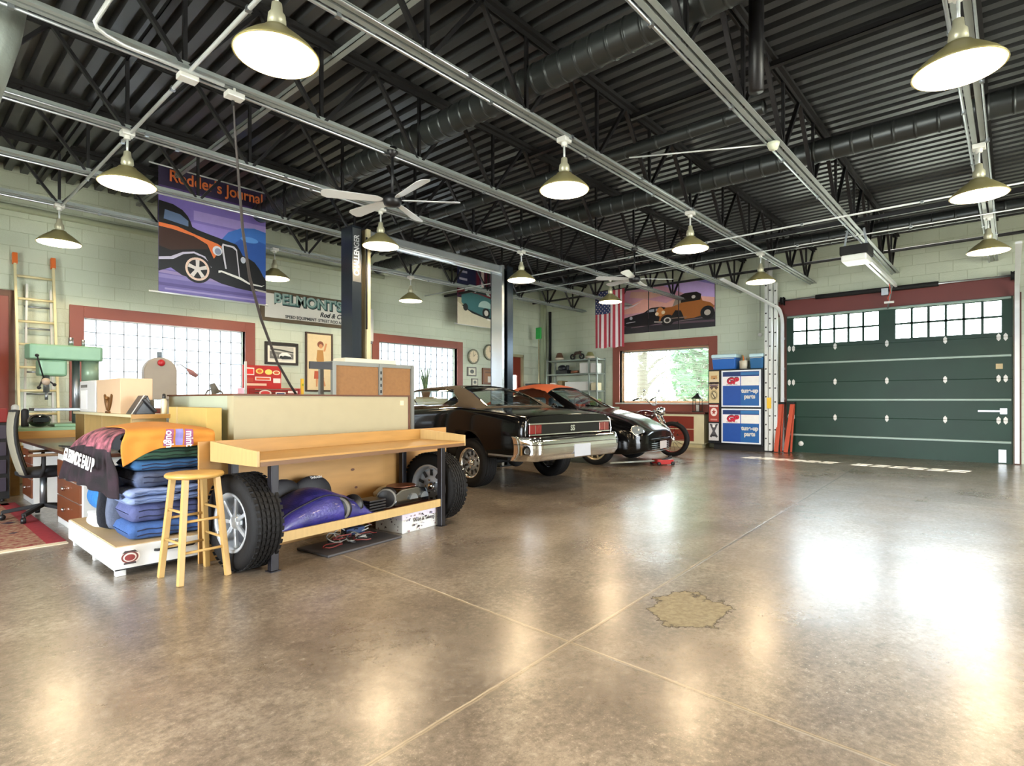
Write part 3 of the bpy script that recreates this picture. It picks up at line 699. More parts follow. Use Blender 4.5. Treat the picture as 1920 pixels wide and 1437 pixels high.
def make_wheel(name,label,cat,Rr,W_,rim,style,group=None,parent=None,rimmat=ALLOY,tread=True):
    r=thing(name,label,cat,group=group) if parent is None else parent
    h=W_/2
    t=tire_mesh(Rr,W_,rim,MB(),tread).build('tire',RUB,r)
    mb=MB(); mb.lathe([(rim+.003,-h*.86),(rim+.014,-h*.93),(rim+.006,-h*.97),(rim-.012,-h*.9),(rim-.02,-h*.6),(rim-.035,-h*.1),(rim-.035,h*.7),(rim,h*.86)],axis='X',n=48)
    mb.build('rim',rimmat,r)
    if style=='rally':
        mb=MB(); mb.lathe([(.001,-h*.42),(rim*.35,-h*.45),(rim*.5,-h*.3),(rim*.72,-h*.5),(rim-.03,-h*.3)],axis='X',n=40)
        mb.build('wheel_disc',mat('disc_silver','#a8b2bd',.3,.5),r)
        for k in range(10):
            mb=MB(); a=2*PI*k/10; M=Matrix.Rotation(a,4,'X')@Matrix.Translation((-h*.52,0,rim*.66)); mb.cbox((0,0,0),(.012,.022,.05)) if False else mb.box(-.004,.006,-.014,.014,-.03,.03,M=M); mb.build('slot',BLKM,r)
        mb=MB(); mb.lathe([(.001,-h*.85),(.03,-h*.84),(.045,-h*.6),(.05,-h*.4)],axis='X',n=24); mb.build('hub_cap',CHROME,r)
        mb=MB()
        for k in range(5):
            a=2*PI*k/5; mb.cyl((-h*.62,.066*math.cos(a),.066*math.sin(a)),(-h*.4,.066*math.cos(a),.066*math.sin(a)),.01,n=6)
        mb.build('lug_nuts',CHROME,r)
    else:
        nsp=5 if style=='five' else 10 if style=='ten' else 7
        mb=MB()
        for k in range(nsp):
            a=2*PI*k/nsp; c,s=math.cos(a),math.sin(a)
            mb.bar((-h*.6,.04*c,.04*s),(-h*.7,(rim-.02)*c,(rim-.02)*s),.045 if nsp<6 else .028,.025,up=(1,0,0))
        mb.build('spokes',rimmat,r,bevel=.006)
        MB().lathe([(.001,-h*.78),(.035,-h*.76),(.06,-h*.62),(.065,-h*.4)],axis='X',n=24).build('hub',rimmat,r)
        MB().lathe([(.001,-h*.1),(rim-.04,-h*.1)],axis='X',n=32).build('brake_disc',DGREY,r)
    return r
w1=make_wheel('spare_tire','upright chrome wheel with wide tire beside the stool','wheel',.338,.215,.2,'seven',group='loose wheels beside the workbench')
w1.location=(1.735,4.1,.338); w1.rotation_euler=(0,0,R(7))
w2=make_wheel('spare_tire','upright wheel with wide tire at the right end of the workbench','wheel',.338,.21,.21,'rally',group='loose wheels beside the workbench')
w2.location=B(2.06,.29,.338); w2.rotation_euler=(0,0,R(8))
# stool
r=thing('bar_stool','round birch wooden stool in front of the folded blankets','stool',(1.435,4.165,0),R(4))
MB().lathe([(.001,.0),(.165,.0),(.178,.01),(.18,.02),(.172,.031),(.1,.033),(.001,.031)],(0,0,.675),n=40).build('seat',mat('stool_seat','#bb9350',.4,noise=.12,scale=4,stretch=(1,7,1)),r)
SL=mat('stool_leg','#b89457',.45,noise=.1,scale=5)
tp=[(.1,.1),(-.1,.1),(-.1,-.1),(.1,-.1)]; ft=[(.155,.17),(-.155,.15),(-.155,-.155),(.15,-.155)]
def lp(i,z): t=1-z/.675; return Vector((tp[i][0]+(ft[i][0]-tp[i][0])*t,tp[i][1]+(ft[i][1]-tp[i][1])*t,z))
for i in range(4): MB().bar(lp(i,0),lp(i,.68),.036,.036).build('leg',SL,r,bevel=.004)
for a,b,z in ((0,1,.2),(2,3,.2),(1,2,.26),(3,0,.26),(0,1,.4),(2,3,.4),(1,2,.46),(3,0,.46)): MB().cyl(lp(a,z),lp(b,z),.009,n=10).build('rung',SL,r)
# ---- low white platform with folded blankets
r=thing('low_drawer_box','low white flat drawer box with tan lid under the blankets','drawer box',(1.05,4.49,0))
MB().box(0,.66,0,1.36,.05,.205).build('box_body',WHT,r,bevel=.006)
MB().box(.012,.648,.012,1.348,.205,.211).build('box_lid',mat('lid_tan','#b39a72',.6,noise=.1),r)
for y in (.04,.62,1.25):
    for x in (.02,.58): MB().box(x,x+.06,y,y+.05,0,.05).build('foot',WHT,r,bevel=.004)
MB().box(.005,.655,-.003,.0,.05,.058).build('drawer_seam',BLKM,r)
mb=MB(); mb.tube([(.24,-.004,.15),(.25,-.02,.15),(.48,-.02,.15),(.49,-.004,.15)],.009,n=8); mb.build('handle',BLKM,r)
picture('printed_sticker',[('#e9e2da',ell(.5,.5,.5,.45)),('#6e2a20',ell(.5,.5,.42,.36)),('#d9cfc4',ell(.5,.5,.33,.27)),('#7c1f18',ell(.5,.48,.26,.2)),('#2c1a16',rect(.2,.8,.08,.2)),('#2c1a16',[(.1,.75),(.25,.92),(.75,.92),(.9,.75),(.72,.8),(.5,.84),(.28,.8)])],(1.06+.02,4.489,.075),(.12,0,0),(0,0,.11),(0,-1,0),r)
text('sticker_words','GARAGE',.02,mat('ink_dark','#2a1b1a',.5),(1.05+.36,4.487,.19),(1,0,0),(0,-1,0),r)
def quilt(nm,c): return mat(nm,c,.9,noise=.25,scale=9,bump=.6,bscale=40)
def folded(label,x0,x1,y0,y1,z0,z1,c1,c2,nf=3,seed=0,trim=None,name='folded_blanket',group='folded blankets on the low box'):
    """blanket folded into nf loops whose round folds face the viewer (-Y) and the left (-X)"""
    rd=random.Random(seed); H=z1-z0; t=H/nf
    r=thing(name,label,'blanket',((x0+x1)/2,(y0+y1)/2,z0),group=group)
    for k in range(nf):
        za=z0+k*t; ins=rd.uniform(0,.02); ph=rd.uniform(0,6)
        def S(u,v,za=za,ins=ins,ph=ph):
            # u around the section (closed), v along X
            a=2*PI*u; ca,sa=math.cos(a),math.sin(a); e=.35
            yy=(abs(ca)**e)*(1 if ca>0 else -1); zz=(abs(sa)**.6)*(1 if sa>0 else -1)
            X=x0+ins+(x1-x0-ins)*v; wob=.006*math.sin(X*23+ph)+.004*math.sin(X*51+ph*2)
            cap=min(1,v/.06,(1-v)/.06); cap=max(0,cap)**.5
            yc=(y0+y1)/2+ins; hy=(y1-y0)/2-ins
            return Vector((X,yc+hy*yy*(.93+.07*cap)+wob,za+t/2+(t/2*1.02)*zz*(.04+.96*cap)+wob*.8*(1 if k else .2)))
        mb=MB(); mb.grid(lambda i,j:S(i,j),24,22,closed_u=True)
        mb.build('fold_layer',quilt(*(c1 if k%2==0 else c2)),r,world=True)
        # inner wrap line visible on the front
        mb=MB(); zc=za+t/2
        for dz in (-t*.16,t*.16): mb.tube([(x0+.05+ins+(x1-x0-.08)*i/14,y0+ins-.002,zc+dz+.004*math.sin(i*1.3+ph)) for i in range(15)],.0045,n=5)
        mb.build('edge_binding',quilt(*(trim or ('binding_navy','#232a45'))),r,world=True)
    return r
LB=('blanket_light_blue','#8799c2'); PB=('blanket_purple_blue','#4f5680'); CB=('blanket_cobalt','#38588f'); NV=('blanket_navy','#3b466e'); GN=('blanket_green','#3c5f4c'); TB=('blanket_teal_blue','#33608f'); GB2=('blanket_blue_grey','#49546f')
folded('cobalt blue quilted blanket at the bottom of the stack',1.15,1.64,4.56,4.98,.212,.325,CB,PB,1,1)
folded('purple and blue moving blanket second from the bottom',1.15,1.64,4.57,4.98,.327,.46,PB,PB,1,2)
folded('pale blue blanket with grey lining, third from the bottom',1.13,1.64,4.55,4.98,.462,.57,LB,LB,2,3,('binding_pale','#5c709c'))
folded('blue grey blanket slumped above the pale blue one',1.19,1.66,4.57,5.02,.572,.69,GB2,GB2,1,4)
folded('blue folded blanket below the green one',1.17,1.66,4.56,5.02,.692,.765,TB,CB,1,5)
folded('dark green folded blanket in the middle of the stack',1.18,1.66,4.56,5.02,.767,.855,GN,GN,1,6,('binding_green','#1e3329'))
folded('navy and grey blanket just under the orange towel',1.2,1.66,4.56,5.02,.857,.95,('blanket_slate','#56618c'),NV,1,7,('binding_lilac','#a9a8c4'))
# cloth helper: bicubic-ish net of control points
def cloth(name,net,m,parent=None,res=10,solid=.006,ripple=0,mfn=None):
    nr,nc=len(net),len(net[0])
    def cr(p0,p1,p2,p3,t): return .5*((2*p1)+(-p0+p2)*t+(2*p0-5*p1+4*p2-p3)*t*t+(-p0+3*p1-3*p2+p3)*t**3)
    def S(u,v):
        x=u*(nc-1); j=min(nc-2,int(x)); t=x-j; row=[]
        for rr in net:
            g=lambda q:Vector(rr[max(0,min(nc-1,q))]); row.append(cr(g(j-1),g(j),g(j+1),g(j+2),t))
        y=v*(nr-1); i=min(nr-2,int(y)); s=y-i; h=lambda q:row[max(0,min(nr-1,q))]
        p=cr(h(i-1),h(i),h(i+1),h(i+2),s)
        if ripple: p=p+Vector((1,.6,.2))*(ripple*math.sin(u*28+v*5)*min(1,v*1.6))
        return p
    mb=MB(); mb.grid(S,(nc-1)*res,(nr-1)*res,mfn=mfn)
    return mb.build(name,m,parent,solid=solid,world=True),S
fl_m=mat('towel_floral_dark','#1a0e14',.85,col2='#a8606c',scale=13,bump=.3)
fl_d=mat('towel_dark_plum','#0e080c',.85,col2='#2a1722',scale=10,bump=.3)
r=thing('printed_throw','dark floral printed throw draped over the left side of the stack','throw',(1.1,5.1,.95))
net=[[(1.45,5.62,.97),(1.5,5.3,.99),(1.5,5.0,.985),(1.45,4.72,.975)],
     [(1.28,5.64,.965),(1.27,5.3,1.0),(1.27,5.0,.995),(1.25,4.62,.98)],
     [(1.12,5.66,.91),(1.1,5.32,.95),(1.1,5.0,.95),(1.1,4.62,.95)],
     [(1.03,5.7,.8),(1.035,5.33,.84),(1.04,5.0,.84),(1.06,4.6,.83)],
     [(1.0,5.76,.66),(1.01,5.35,.68),(1.03,5.0,.68),(1.09,4.6,.69)],
     [(.99,5.8,.56),(1.0,5.35,.57),(1.03,5.0,.55),(1.11,4.66,.5)]]
cloth('cloth',net,[fl_m,fl_d],r,ripple=.012,mfn=lambda u,v:0 if v<.58 else 1)
text('throw_lettering','GLESIMDE EAU P',.125,mat('print_white','#efefec',.6),(.985,5.18,.755),(0,-1,-.03),(-1,0,.12),r,bold=.005,sx=1.0)
o_m=mat('towel_orange','#b9792a',.85,noise=.12,scale=6,bump=.3)
r=thing('orange_towel','orange yellow printed towel lying across the top of the stack','towel',(1.4,4.7,.98))
net=[[(1.16,5.2,.99),(1.35,5.16,1.02),(1.52,5.12,1.02),(1.72,5.08,.985)],
     [(1.16,4.86,1.0),(1.35,4.84,1.01),(1.52,4.82,1.01),(1.72,4.8,.98)],
     [(1.13,4.56,.985),(1.32,4.53,.99),(1.5,4.52,.99),(1.69,4.52,.965)],
     [(1.10,4.535,.88),(1.3,4.505,.91),(1.5,4.505,.91),(1.69,4.505,.9)],
     [(1.12,4.56,.74),(1.3,4.51,.85),(1.5,4.505,.86),(1.69,4.51,.87)]]
_,S=cloth('cloth',net,o_m,r,ripple=.004)
def patch(S,u0,u1,v0,v1,m,nm,off=.006):
    mb=MB(); mb.grid(lambda a,b:S(u0+(u1-u0)*a,v0+(v1-v0)*b)+Vector((-.004,-off,.003)),8,8); mb.build(nm,m,r,world=True)
for a,b,c in ((.42,.52,'#8a4f78'),(.54,.62,'#7d78b6'),(.64,.74,'#8a4f78')): patch(S,a,b,.52,.93,mat('patch_'+c.strip('#'),c,.8,noise=.3,scale=30),'printed_panel')
text('printed_word','ough',.07,mat('print_white','#efefec',.6),S(.47,.72)+Vector((0,-.016,0)),(0,.0,-1),(0,-1,0),r,bold=.001,sx=.9)
text('printed_word','mint',.07,mat('print_white','#efefec',.6),S(.69,.72)+Vector((0,-.016,0)),(0,.0,-1),(0,-1,0),r,bold=.001,sx=.9)
# upright soft things left of the stack
def slab(name,label,cat,x0,x1,y0,y1,z0,z1,m,puff=.02,group=None,n=8,lean=0):
    mb=MB(); 
    def S(u,v):
        a=2*PI*u; ca,sa=math.cos(a),math.sin(a); e=.45
        X=(x0+x1)/2+(x1-x0)/2*(abs(ca)**e)*(1 if ca>0 else -1); Y=(y0+y1)/2+(y1-y0)/2*(abs(sa)**e)*(1 if sa>0 else -1)
        k=min(1,v/.08,(1-v)/.08)**.5 if 0<v<1 else 0
        return Vector(((x0+x1)/2+(X-(x0+x1)/2)*(.7+.3*k)+puff*.3*math.sin(9*v+4*u)+lean*v,(y0+y1)/2+(Y-(y0+y1)/2)*(.5+.5*k)+puff*.3*math.sin(7*v),z0+(z1-z0)*v))
    mb.grid(S,28,16,closed_u=True); mb.bm.faces.ensure_lookup_table()
    o=mb.build(name,m); return tag(o,label,cat,group)
slab('folded_rug','grey blue folded mat standing on edge left of the blankets','mat',1.14,1.6,5.01,5.12,.212,.66,quilt('mat_grey','#5a6276'))
slab('folded_rug','black edged folded mat standing behind the grey one','mat',1.1,1.58,5.13,5.18,.212,.68,quilt('mat_black','#22242b'))
slab('tarp','bright blue crumpled tarp at the left end of the low box','tarp',1.12,1.55,5.2,5.6,.33,.66,mat('tarp_blue','#2b6fb0',.45,bump=1,scale=9),.05)
slab('cushion','white cushion lying under the blue tarp','cushion',1.1,1.5,5.2,5.56,.212,.325,quilt('cushion_white','#cfcac0'),.02)
# carton leaning against the partition
o=MB().box(1.76,1.88,4.86,5.74,0,1.135).build('cardboard_carton',CARD,bevel=.004); tag(o,'tall flat cardboard carton standing against the partition','carton')
MB().box(1.759,1.7595,5.5,5.55,0,1.135).build('packing_tape',mat('tape_tan','#c2a56a',.3),o)
# ---- partition (half wall)
PAR=mat('partition_beige','#a89f80',.55,noise=.05); PARG=mat('partition_green','#aeb49c',.55,noise=.05)
o=thing('half_wall','beige half-height partition with dark cap behind the workbench','partition',(1.95,4.8,0))
dx=math.cos(BA); dy=math.sin(BA)
def PQ(u,v,z=0): return Vector((1.95+u*dx-v*dy,4.80+u*dy+v*dx,z))
Mx=Matrix.Translation((1.95,4.8,0))@Matrix.Rotation(BA,4,'Z')
MB().box(0,1.98,0,.1,0,1.235,M=Mx).build('front_panel',PAR,o,world=True)
MB().box(1.95,2.05,4.9,6.35,0,1.235).build('side_panel',PARG,o,world=True)
mb=MB(); mb.box(-.015,2.0,-.015,.115,1.235,1.25,M=Mx).box(1.98,2.0,-.01,.11,0,1.24,M=Mx); mb.build('cap_strip',BROWN,o,bevel=.002,world=True)
MB().box(1.935,2.065,4.88,6.36,1.235,1.25).build('cap_strip',BROWN,o,world=True)
MB().box(1.86,1.91,-.004,0,1.14,1.19,M=Mx).build('light_switch',mat('switch_ivory','#e3d6ae',.4),o,world=True)
# ---- things on the low shelf
def Bc(u,v,z): return B(u,v,z)
pur=mat('hood_purple','#161c58',.4,col2='#3a3484',scale=7,bump=.35,bscale=60,coat=.2)
r=thing('gear_bag','shiny purple and blue padded bag on the workbench shelf','bag',B(.55,.3,.236))
def G(u,v):
    x=.2+.92*u; hh=.03+.235*math.sin(PI*min(1,max(0,(u*1.02))) )**.8*(1-.15*u)
    if u>.86: hh*=max(.1,(1-u)/.14*1)
    a=PI*v; yy=.3-.23*math.cos(a); wave=.012*math.sin(u*14+v*3)
    return B(x,yy,.238+hh*(math.sin(a)**.55)+wave*math.sin(a))
mb=MB(); mb.grid(G,40,20); mb.build('bag_body',pur,r,world=True,solid=.008)
mb=MB(); mb.tube([G(i/20*.94+.02,.24)+Vector((0,-.004,.004)) for i in range(21)],.008,n=6); mb.build('piping',mat('piping_navy','#191a33',.5),r,world=True)
mb=MB(); mb.tube([G(i/20*.9+.02,.8)+Vector((0,0,.01)) for i in range(21)],.008,n=6); mb.build('zip_edge',mat('zip_grey','#8a8fa6',.4),r,world=True)
r=thing('black_bag','black sports bag humped behind the purple one','bag',B(.5,.5,.236))
mb=MB()
for cx in (.5,.78):
    def G2(u,v,cx=cx):
        a=PI*u; b=2*PI*v; return B(cx+.2*math.sin(a)*math.cos(b),.5+.05*math.sin(a)*math.sin(b),.40-.165*math.cos(a))
    mb.grid(G2,12,20)
mb.build('bag_body',mat('bag_black','#19191f',.6,bump=.3),r,world=True)
text('bag_lettering','THRASH',.03,mat('print_white','#efefec',.6),B(.78,.44,.555),(dx,dy,0),(dy,-dx,.6),r)
def roller(label,u,v,z,rad,L_,ang):
    M=Matrix.Translation(B(u,v,z))@Matrix.Rotation(BA+ang,4,'Z')
    r=thing('exercise_roller',label,'wheel',B(u,v,z-rad))
    mb=MB(); mb.lathe([(.001,-L_/2),(rad*.8,-L_/2),(rad,-L_/2+.012),(rad,-L_/2+.04),(rad*.55,-L_/2+.05),(rad*.55,L_/2-.05),(rad,L_/2-.04),(rad,L_/2-.012),(rad*.8,L_/2),(.001,L_/2)],axis='X',n=28,M=M); mb.build('roller_body',BLK,r,world=True)
    for s in (-1,1): MB().lathe([(rad*.86,s*(L_/2+.002)),(rad*.98,s*(L_/2-.004)),(rad*1.01,s*(L_/2-.012))],axis='X',n=28,M=M).build('rim_ring',GREYP if s<0 else STEEL,r,world=True)
    return r
roller('black double disc roller half under the purple bag',.86,.14,.33,.09,.2,.25)
roller('black ringed drum beside the chrome pan on the shelf',1.36,.22,.325,.088,.13,.7)
mb=MB()
for k in range(5): mb.box(1.06,1.24,.1,.28,.236+k*.024,.252+k*.024)
o=mb.build('stacked_trays',BLK,bevel=.004); o.location=B(0,0); o.rotation_euler=(0,0,BA); tag(o,'small stack of black trays beside the double disc roller','trays')
r=thing('chrome_pan','dark chrome engine pan upside down at the right end of the shelf','pan',B(1.6,.3,.236),BA)
mb=MB(); mb.prism([(-.2,0),(.24,0),(.24,.06),(.2,.13),(.1,.155),(-.12,.15),(-.2,.11)],(0,-.14,0),(1,0,0),(0,0,1),(0,.3,0)); mb.build('pan_body',DCHR,r,bevel=.015)
MB().prism(ell(0,0,.15,.12),(0.02,.01,.157),(1,0,0),(0,1,0),(0,0,.006)).build('pan_lid',mat('pan_rust','#7a4a34',.4,.5,noise=.4,scale=12),r)
for x in (0.02,.16): MB().prism(ell(0,.05,.05,.05,a0=0,a1=180),(x,-.16,0),(1,0,0),(0,0,1),(0,.02,0)).build('end_bracket',STEEL,r)
# under the shelf
r=thing('printed_box','white gift box covered in small dark pictures under the shelf','box',B(1.5,.12,0),BA)
MB().box(-.07,.42,-.02,.33,0,.16).build('box_body',WHT,r,bevel=.004)
MB().box(-.075,.425,-.025,.335,.12,.175).build('box_lid',mat('lid_lilac','#cfc6cf',.5),r,bevel=.004)
rd=random.Random(5); L=[]
for k in range(34):
    x,y=rd.uniform(.03,.95),rd.uniform(.06,.92); s=rd.uniform(.012,.03); L.append((rd.choice(['#4a4048','#8b6f72','#6c6a80','#2e2a2e']),ell(x,y,s,s*2.2,n=7)))
picture('printed_pictures',L,(-.07,-.0255,.005),(.49,0,0),(0,0,.16),(0,-1,0),r,world=False)
picture('printed_pictures_side',[(c,p) for c,p in L[:20]],(-.0755,.33,.005),(0,-.35,0),(0,0,.16),(-1,0,0),r,world=False)
t=text('box_script','Wild & Sweet',.05,mat('ink_dark','#2a1b1a',.5),(.2,-.029,.1),(1,0,0),(0,-1,0),r,world=False)
r=thing('cable_tray','flat tray heaped with tangled black and grey cables','tray of cables',B(.95,.2,0),BA)
MB().box(-.38,.38,-.2,.2,0,.02).build('tray',mat('tray_dark','#3b3a3c',.5),r,bevel=.006)
rd=random.Random(9)
for k in range(16):
    cx,cy,rr=rd.uniform(-.24,.24),rd.uniform(-.12,.1),rd.uniform(.05,.13); tilt=rd.uniform(0,.8); ph=rd.uniform(0,6)
    pts=[(cx+rr*math.cos(a),cy+rr*.55*math.sin(a),.03+rd.uniform(0,.01)+.05*(1+math.sin(a+ph))*tilt+k*.0025) for a in [2*PI*i/16 for i in range(13+k%3)]]
    MB().tube(pts,.005,n=6).build('cable',[BLK,GREYP,mat('cable_red','#6b2320',.5),mat('cable_grey','#a8a7a2',.5)][k%4],r)
o=MB().box(-.03,.16,.02,.1,.06,.12).build('power_adapter',mat('adapter_blue','#273a5e',.4),r,bevel=.006)
# ================================================================ desk, chair, left corner
DB=mat('drawer_brown','#6e3a1d',.4,noise=.2,scale=3,coat=.3)
r=thing('desk','white desk with brown drawer fronts and brown top','desk',(1.18,5.98,0))
MB().box(1.14,1.85,5.97,9.05,.69,.72).build('desk_top',mat('desk_top_brown','#4d2c1b',.35,noise=.2,coat=.3),r,bevel=.004,world=True)
for y0,y1 in ((6.0,7.02),(8.32,9.0)):
    p=MB().box(1.18,1.83,y0,y1,0.0,.69).build('pedestal',WHT,r,bevel=.003,world=True)
    for z0,z1 in ((.46,.62),(.29,.45),(.07,.28)):
        d=MB().box(1.165,1.18,y0+.05,y1-.05,z0,z1).build('drawer_front',DB,p,bevel=.002,world=True) if False else None
        d=MB().box(1.165,1.18,y0+.05,y1-.05,z0,z1).build('drawer_front',DB,r,bevel=.002,world=True)
        mb=MB(); c=(1.15,y0+.62 if y0<7 else (y0+y1)/2,(z0+z1)/2); mb.cyl((1.165,c[1],c[2]),c,.007,n=10).ball(c,.02); k=mb.build('knob',CHROME,None); k.parent=d
o=MB().box(1.25,1.62,6.05,6.5,.721,.728).build('desk_pad',mat('pad_grey','#77746e',.6)); tag(o,'grey pad lying on the near end of the desk','pad')
for i,(a,b) in enumerate((((1.2,6.9,.735),(1.35,6.5,.735)),((1.22,7.2,.735),(1.32,6.7,.74)))):
    o=MB().cyl(a,b,.008).build('long_tool',BLKM if i else STEEL); tag(o,['steel bar lying on the desk edge','black rod lying on the desk behind the steel bar'][i],'rod')
r=thing('desk_hutch','pale wooden desk shelf unit with yellow front edge','shelf unit',(1.46,5.73,.72))
MB().box(1.46,1.78,5.72,7.9,1.045,1.07).build('top_shelf',mat('hutch_cream','#c9bf9a',.45),r,bevel=.003,world=True)
MB().box(1.46,1.80,5.695,5.72,1.035,1.072).build('front_edge',BIRCH,r,world=True)
for y in (7.86,7.45,6.75,5.78): MB().box(1.48,1.75,y,y+.025,.72,1.045).build('upright',BIRCHL,r,world=True)
MB().box(1.74,1.76,5.8,7.88,.72,1.045).build('back_panel',mat('hutch_back','#c9c09e',.5),r,world=True)
o=MB().box(1.5,1.6,6.9,7.0,.721,.86).build('white_carton',WHT,bevel=.004); tag(o,'small white box under the desk shelf','box')
o=MB().box(1.5,1.7,6.2,6.55,.721,.9).build('dark_binder',DGREY,bevel=.004); tag(o,'dark binder standing under the desk shelf','binder')
r=thing('computer_tower','white machine case standing on the left of the desk shelf','machine case',(1.5,7.2,1.071))
MB().box(1.47,1.76,6.98,7.62,1.071,1.40).build('case',WHT,r,bevel=.008,world=True)
MB().box(1.466,1.47,7.3,7.56,1.1,1.3).build('front_panel',mat('panel_light','#f1f1ee',.3),r,world=True)
MB().box(1.466,1.47,7.3,7.56,1.33,1.36).build('slot',GREYP,r,world=True)
o=MB().box(1.48,1.74,6.12,6.95,1.071,1.40).build('storage_carton',mat('carton_pinkish','#c9ab8a',.6,noise=.05),bevel=.004); tag(o,'tan box on the desk shelf behind the eagle figure','box')
r=thing('eagle_figure','brown spread-wing eagle figure on the desk shelf','figurine',(1.455,6.5,1.071))
EG=mat('eagle_brown','#6e4a22',.45,.3,noise=.4,scale=30)
mb=MB(); 
for s in (-1,1): mb.prism([(0,.02),(s*.05,.03),(s*.11,.1),(s*.14,.17),(s*.115,.185),(s*.08,.16),(s*.04,.12),(0,.1)],(1.466,6.5,1.071),(0,1,0),(0,0,1),(.012,0,0))
mb.build('wings',EG,r,bevel=.003,world=True)
MB().ball((1.468,6.5,1.15),.03,(.6,.8,1.7)).ball((1.465,6.5,1.215),.018).build('body',EG,r,world=True)
MB().box(1.461,1.477,6.44,6.56,1.071,1.09).build('base',EG,r,world=True)
r=thing('desk_phone','black desk phone leaning on its white-edged stand','telephone',(1.5,5.9,1.071))
MB().prism([(0,0),(.16,0),(.1,.17)],(1.50,5.76,1.071),(1,0,0),(0,0,1),(0,.28,0)).build('phone_body',mat('phone_black','#20252c',.35),r,bevel=.006,world=True)
MB().prism([(.0,0),(.008,0),(.105,.165),(.097,.17)],(1.495,5.84,1.073),(1,0,0),(0,0,1),(0,.012,0)).build('white_edge',WHT,r,world=True)
MB().bar((1.66,5.75,1.09),(1.56,5.75,1.21),.04,.03).build('handset',BLK,r,bevel=.008,world=True)
r=thing('spray_bottle','pale bottle with a black cap at the right end of the desk shelf','bottle',(1.73,5.78,1.071))
MB().lathe([(.001,0),(.025,0),(.026,.02),(.026,.11),(.018,.135),(.012,.14)],(1.73,5.77,1.071),n=20).build('bottle_body',mat('bottle_pale','#cfc8ae',.35),r,world=True)
MB().lathe([(.013,.14),(.015,.15),(.013,.18),(.001,.185)],(1.73,5.77,1.071),n=16).build('cap',BLK,r,world=True)
o=MB().box(1.6,1.72,6.0,6.1,1.071,1.2).build('grey_case',GREYP,bevel=.005); tag(o,'small grey case between the tan box and the phone','case')
# rug
RUG=mat('rug_weave','#7c2e2a',.95,col2='#a08a70',scale=22,bump=.5)
r=thing('area_rug','red patterned oriental rug under the office chair','rug',(0,7,0))
MB().box(-1.2,1.0,6.02,8.6,0,.008).build('rug_field',RUG,r,world=True)
mb=MB(); mb.box(.93,1.06,5.98,8.66,.001,.0095).box(-1.2,1.0,8.5,8.66,.001,.0095); mb.build('red_border',mat('rug_red','#8e1f2c',.95,noise=.3,scale=30),r,world=True)
MB().box(-1.2,1.06,5.9,5.98,0,.007).build('fringe',mat('rug_fringe','#d9cbb0',.95,noise=.2,scale=60),r,world=True)
rd=random.Random(3); mb=MB()
for k in range(70):
    x,y=rd.uniform(-1.1,.88),rd.uniform(6.1,8.4); s=rd.uniform(.02,.06); mb.prism([(0,-s),(s,0),(0,s),(-s,0)],(x,y,.0092),(1,0,0),(0,1,0),(0,0,.0004))
mb.build('rug_motifs',mat('rug_dark','#3b2a3a',.95,noise=.3,scale=40),r,world=True)
# office chair
r=thing('office_chair','grey mesh-back office chair with black base on the rug','office chair',(1.12,7.36,.008),R(-8))
CG=mat('chair_mesh_grey','#8d8878',.8,bump=.3,scale=60)
def bk(u,v):
    y=-.24+.48*u; z=.46+.62*v; x=-.24-.12*math.sin(v*1.9)+.06*(2*u-1)**2+.05*v
    return Vector((x+.05,y*(1-.15*v*v),z))
mb=MB(); mb.grid(bk,12,14); mb.build('backrest',CG,r,solid=.02)
mb=MB(); mb.tube([bk(0,i/8)for i in range(9)]+[bk(i/8,1) for i in range(1,9)]+[bk(1,1-i/8) for i in range(1,9)],.014,n=8); mb.build('back_frame',BLKM,r)
mb=MB(); mb.lathe([(.001,-.04),(.2,-.04),(.25,-.01),(.25,.02),(.2,.045),(.001,.05)],(.03,0,.46),n=28,M=Matrix.Diagonal((1,.98,1,1))); mb.build('seat',mat('seat_black','#17181d',.8,bump=.2,scale=40),r)
for s in (-1,1):
    mb=MB(); mb.tube([(-.02,s*.26,.44),(.0,s*.3,.52),(.0,s*.3,.64)],.016,n=8); a=mb.build('arm_post',BLKM,r)
    MB().box(-.12,.16,s*.3-.035,s*.3+.035,.64,.665).build('arm_pad',mat('arm_pad_brown','#6d543c',.5),r,bevel=.01)
MB().cyl((0,0,.12),(0,0,.42),.03).build('gas_lift',STEEL,r)
mb=MB()
for k in range(5):
    a=2*PI*k/5+.45; c,s=math.cos(a),math.sin(a); b=MB().bar((0,0,.13),(.32*c,.32*s,.08),.04,.035); b.build('base_leg',BLKM,r,bevel=.006)
    M=MB().lathe([(.001,-.022),(.028,-.02),(.03,0),(.028,.02),(.001,.022)],(.32*c,.32*s,.03),axis='X' if abs(c)<.7 else 'Y',n=16); M.cyl((.32*c,.32*s,.03),(.32*c,.32*s,.09),.01); M.build('caster',BLK,r)
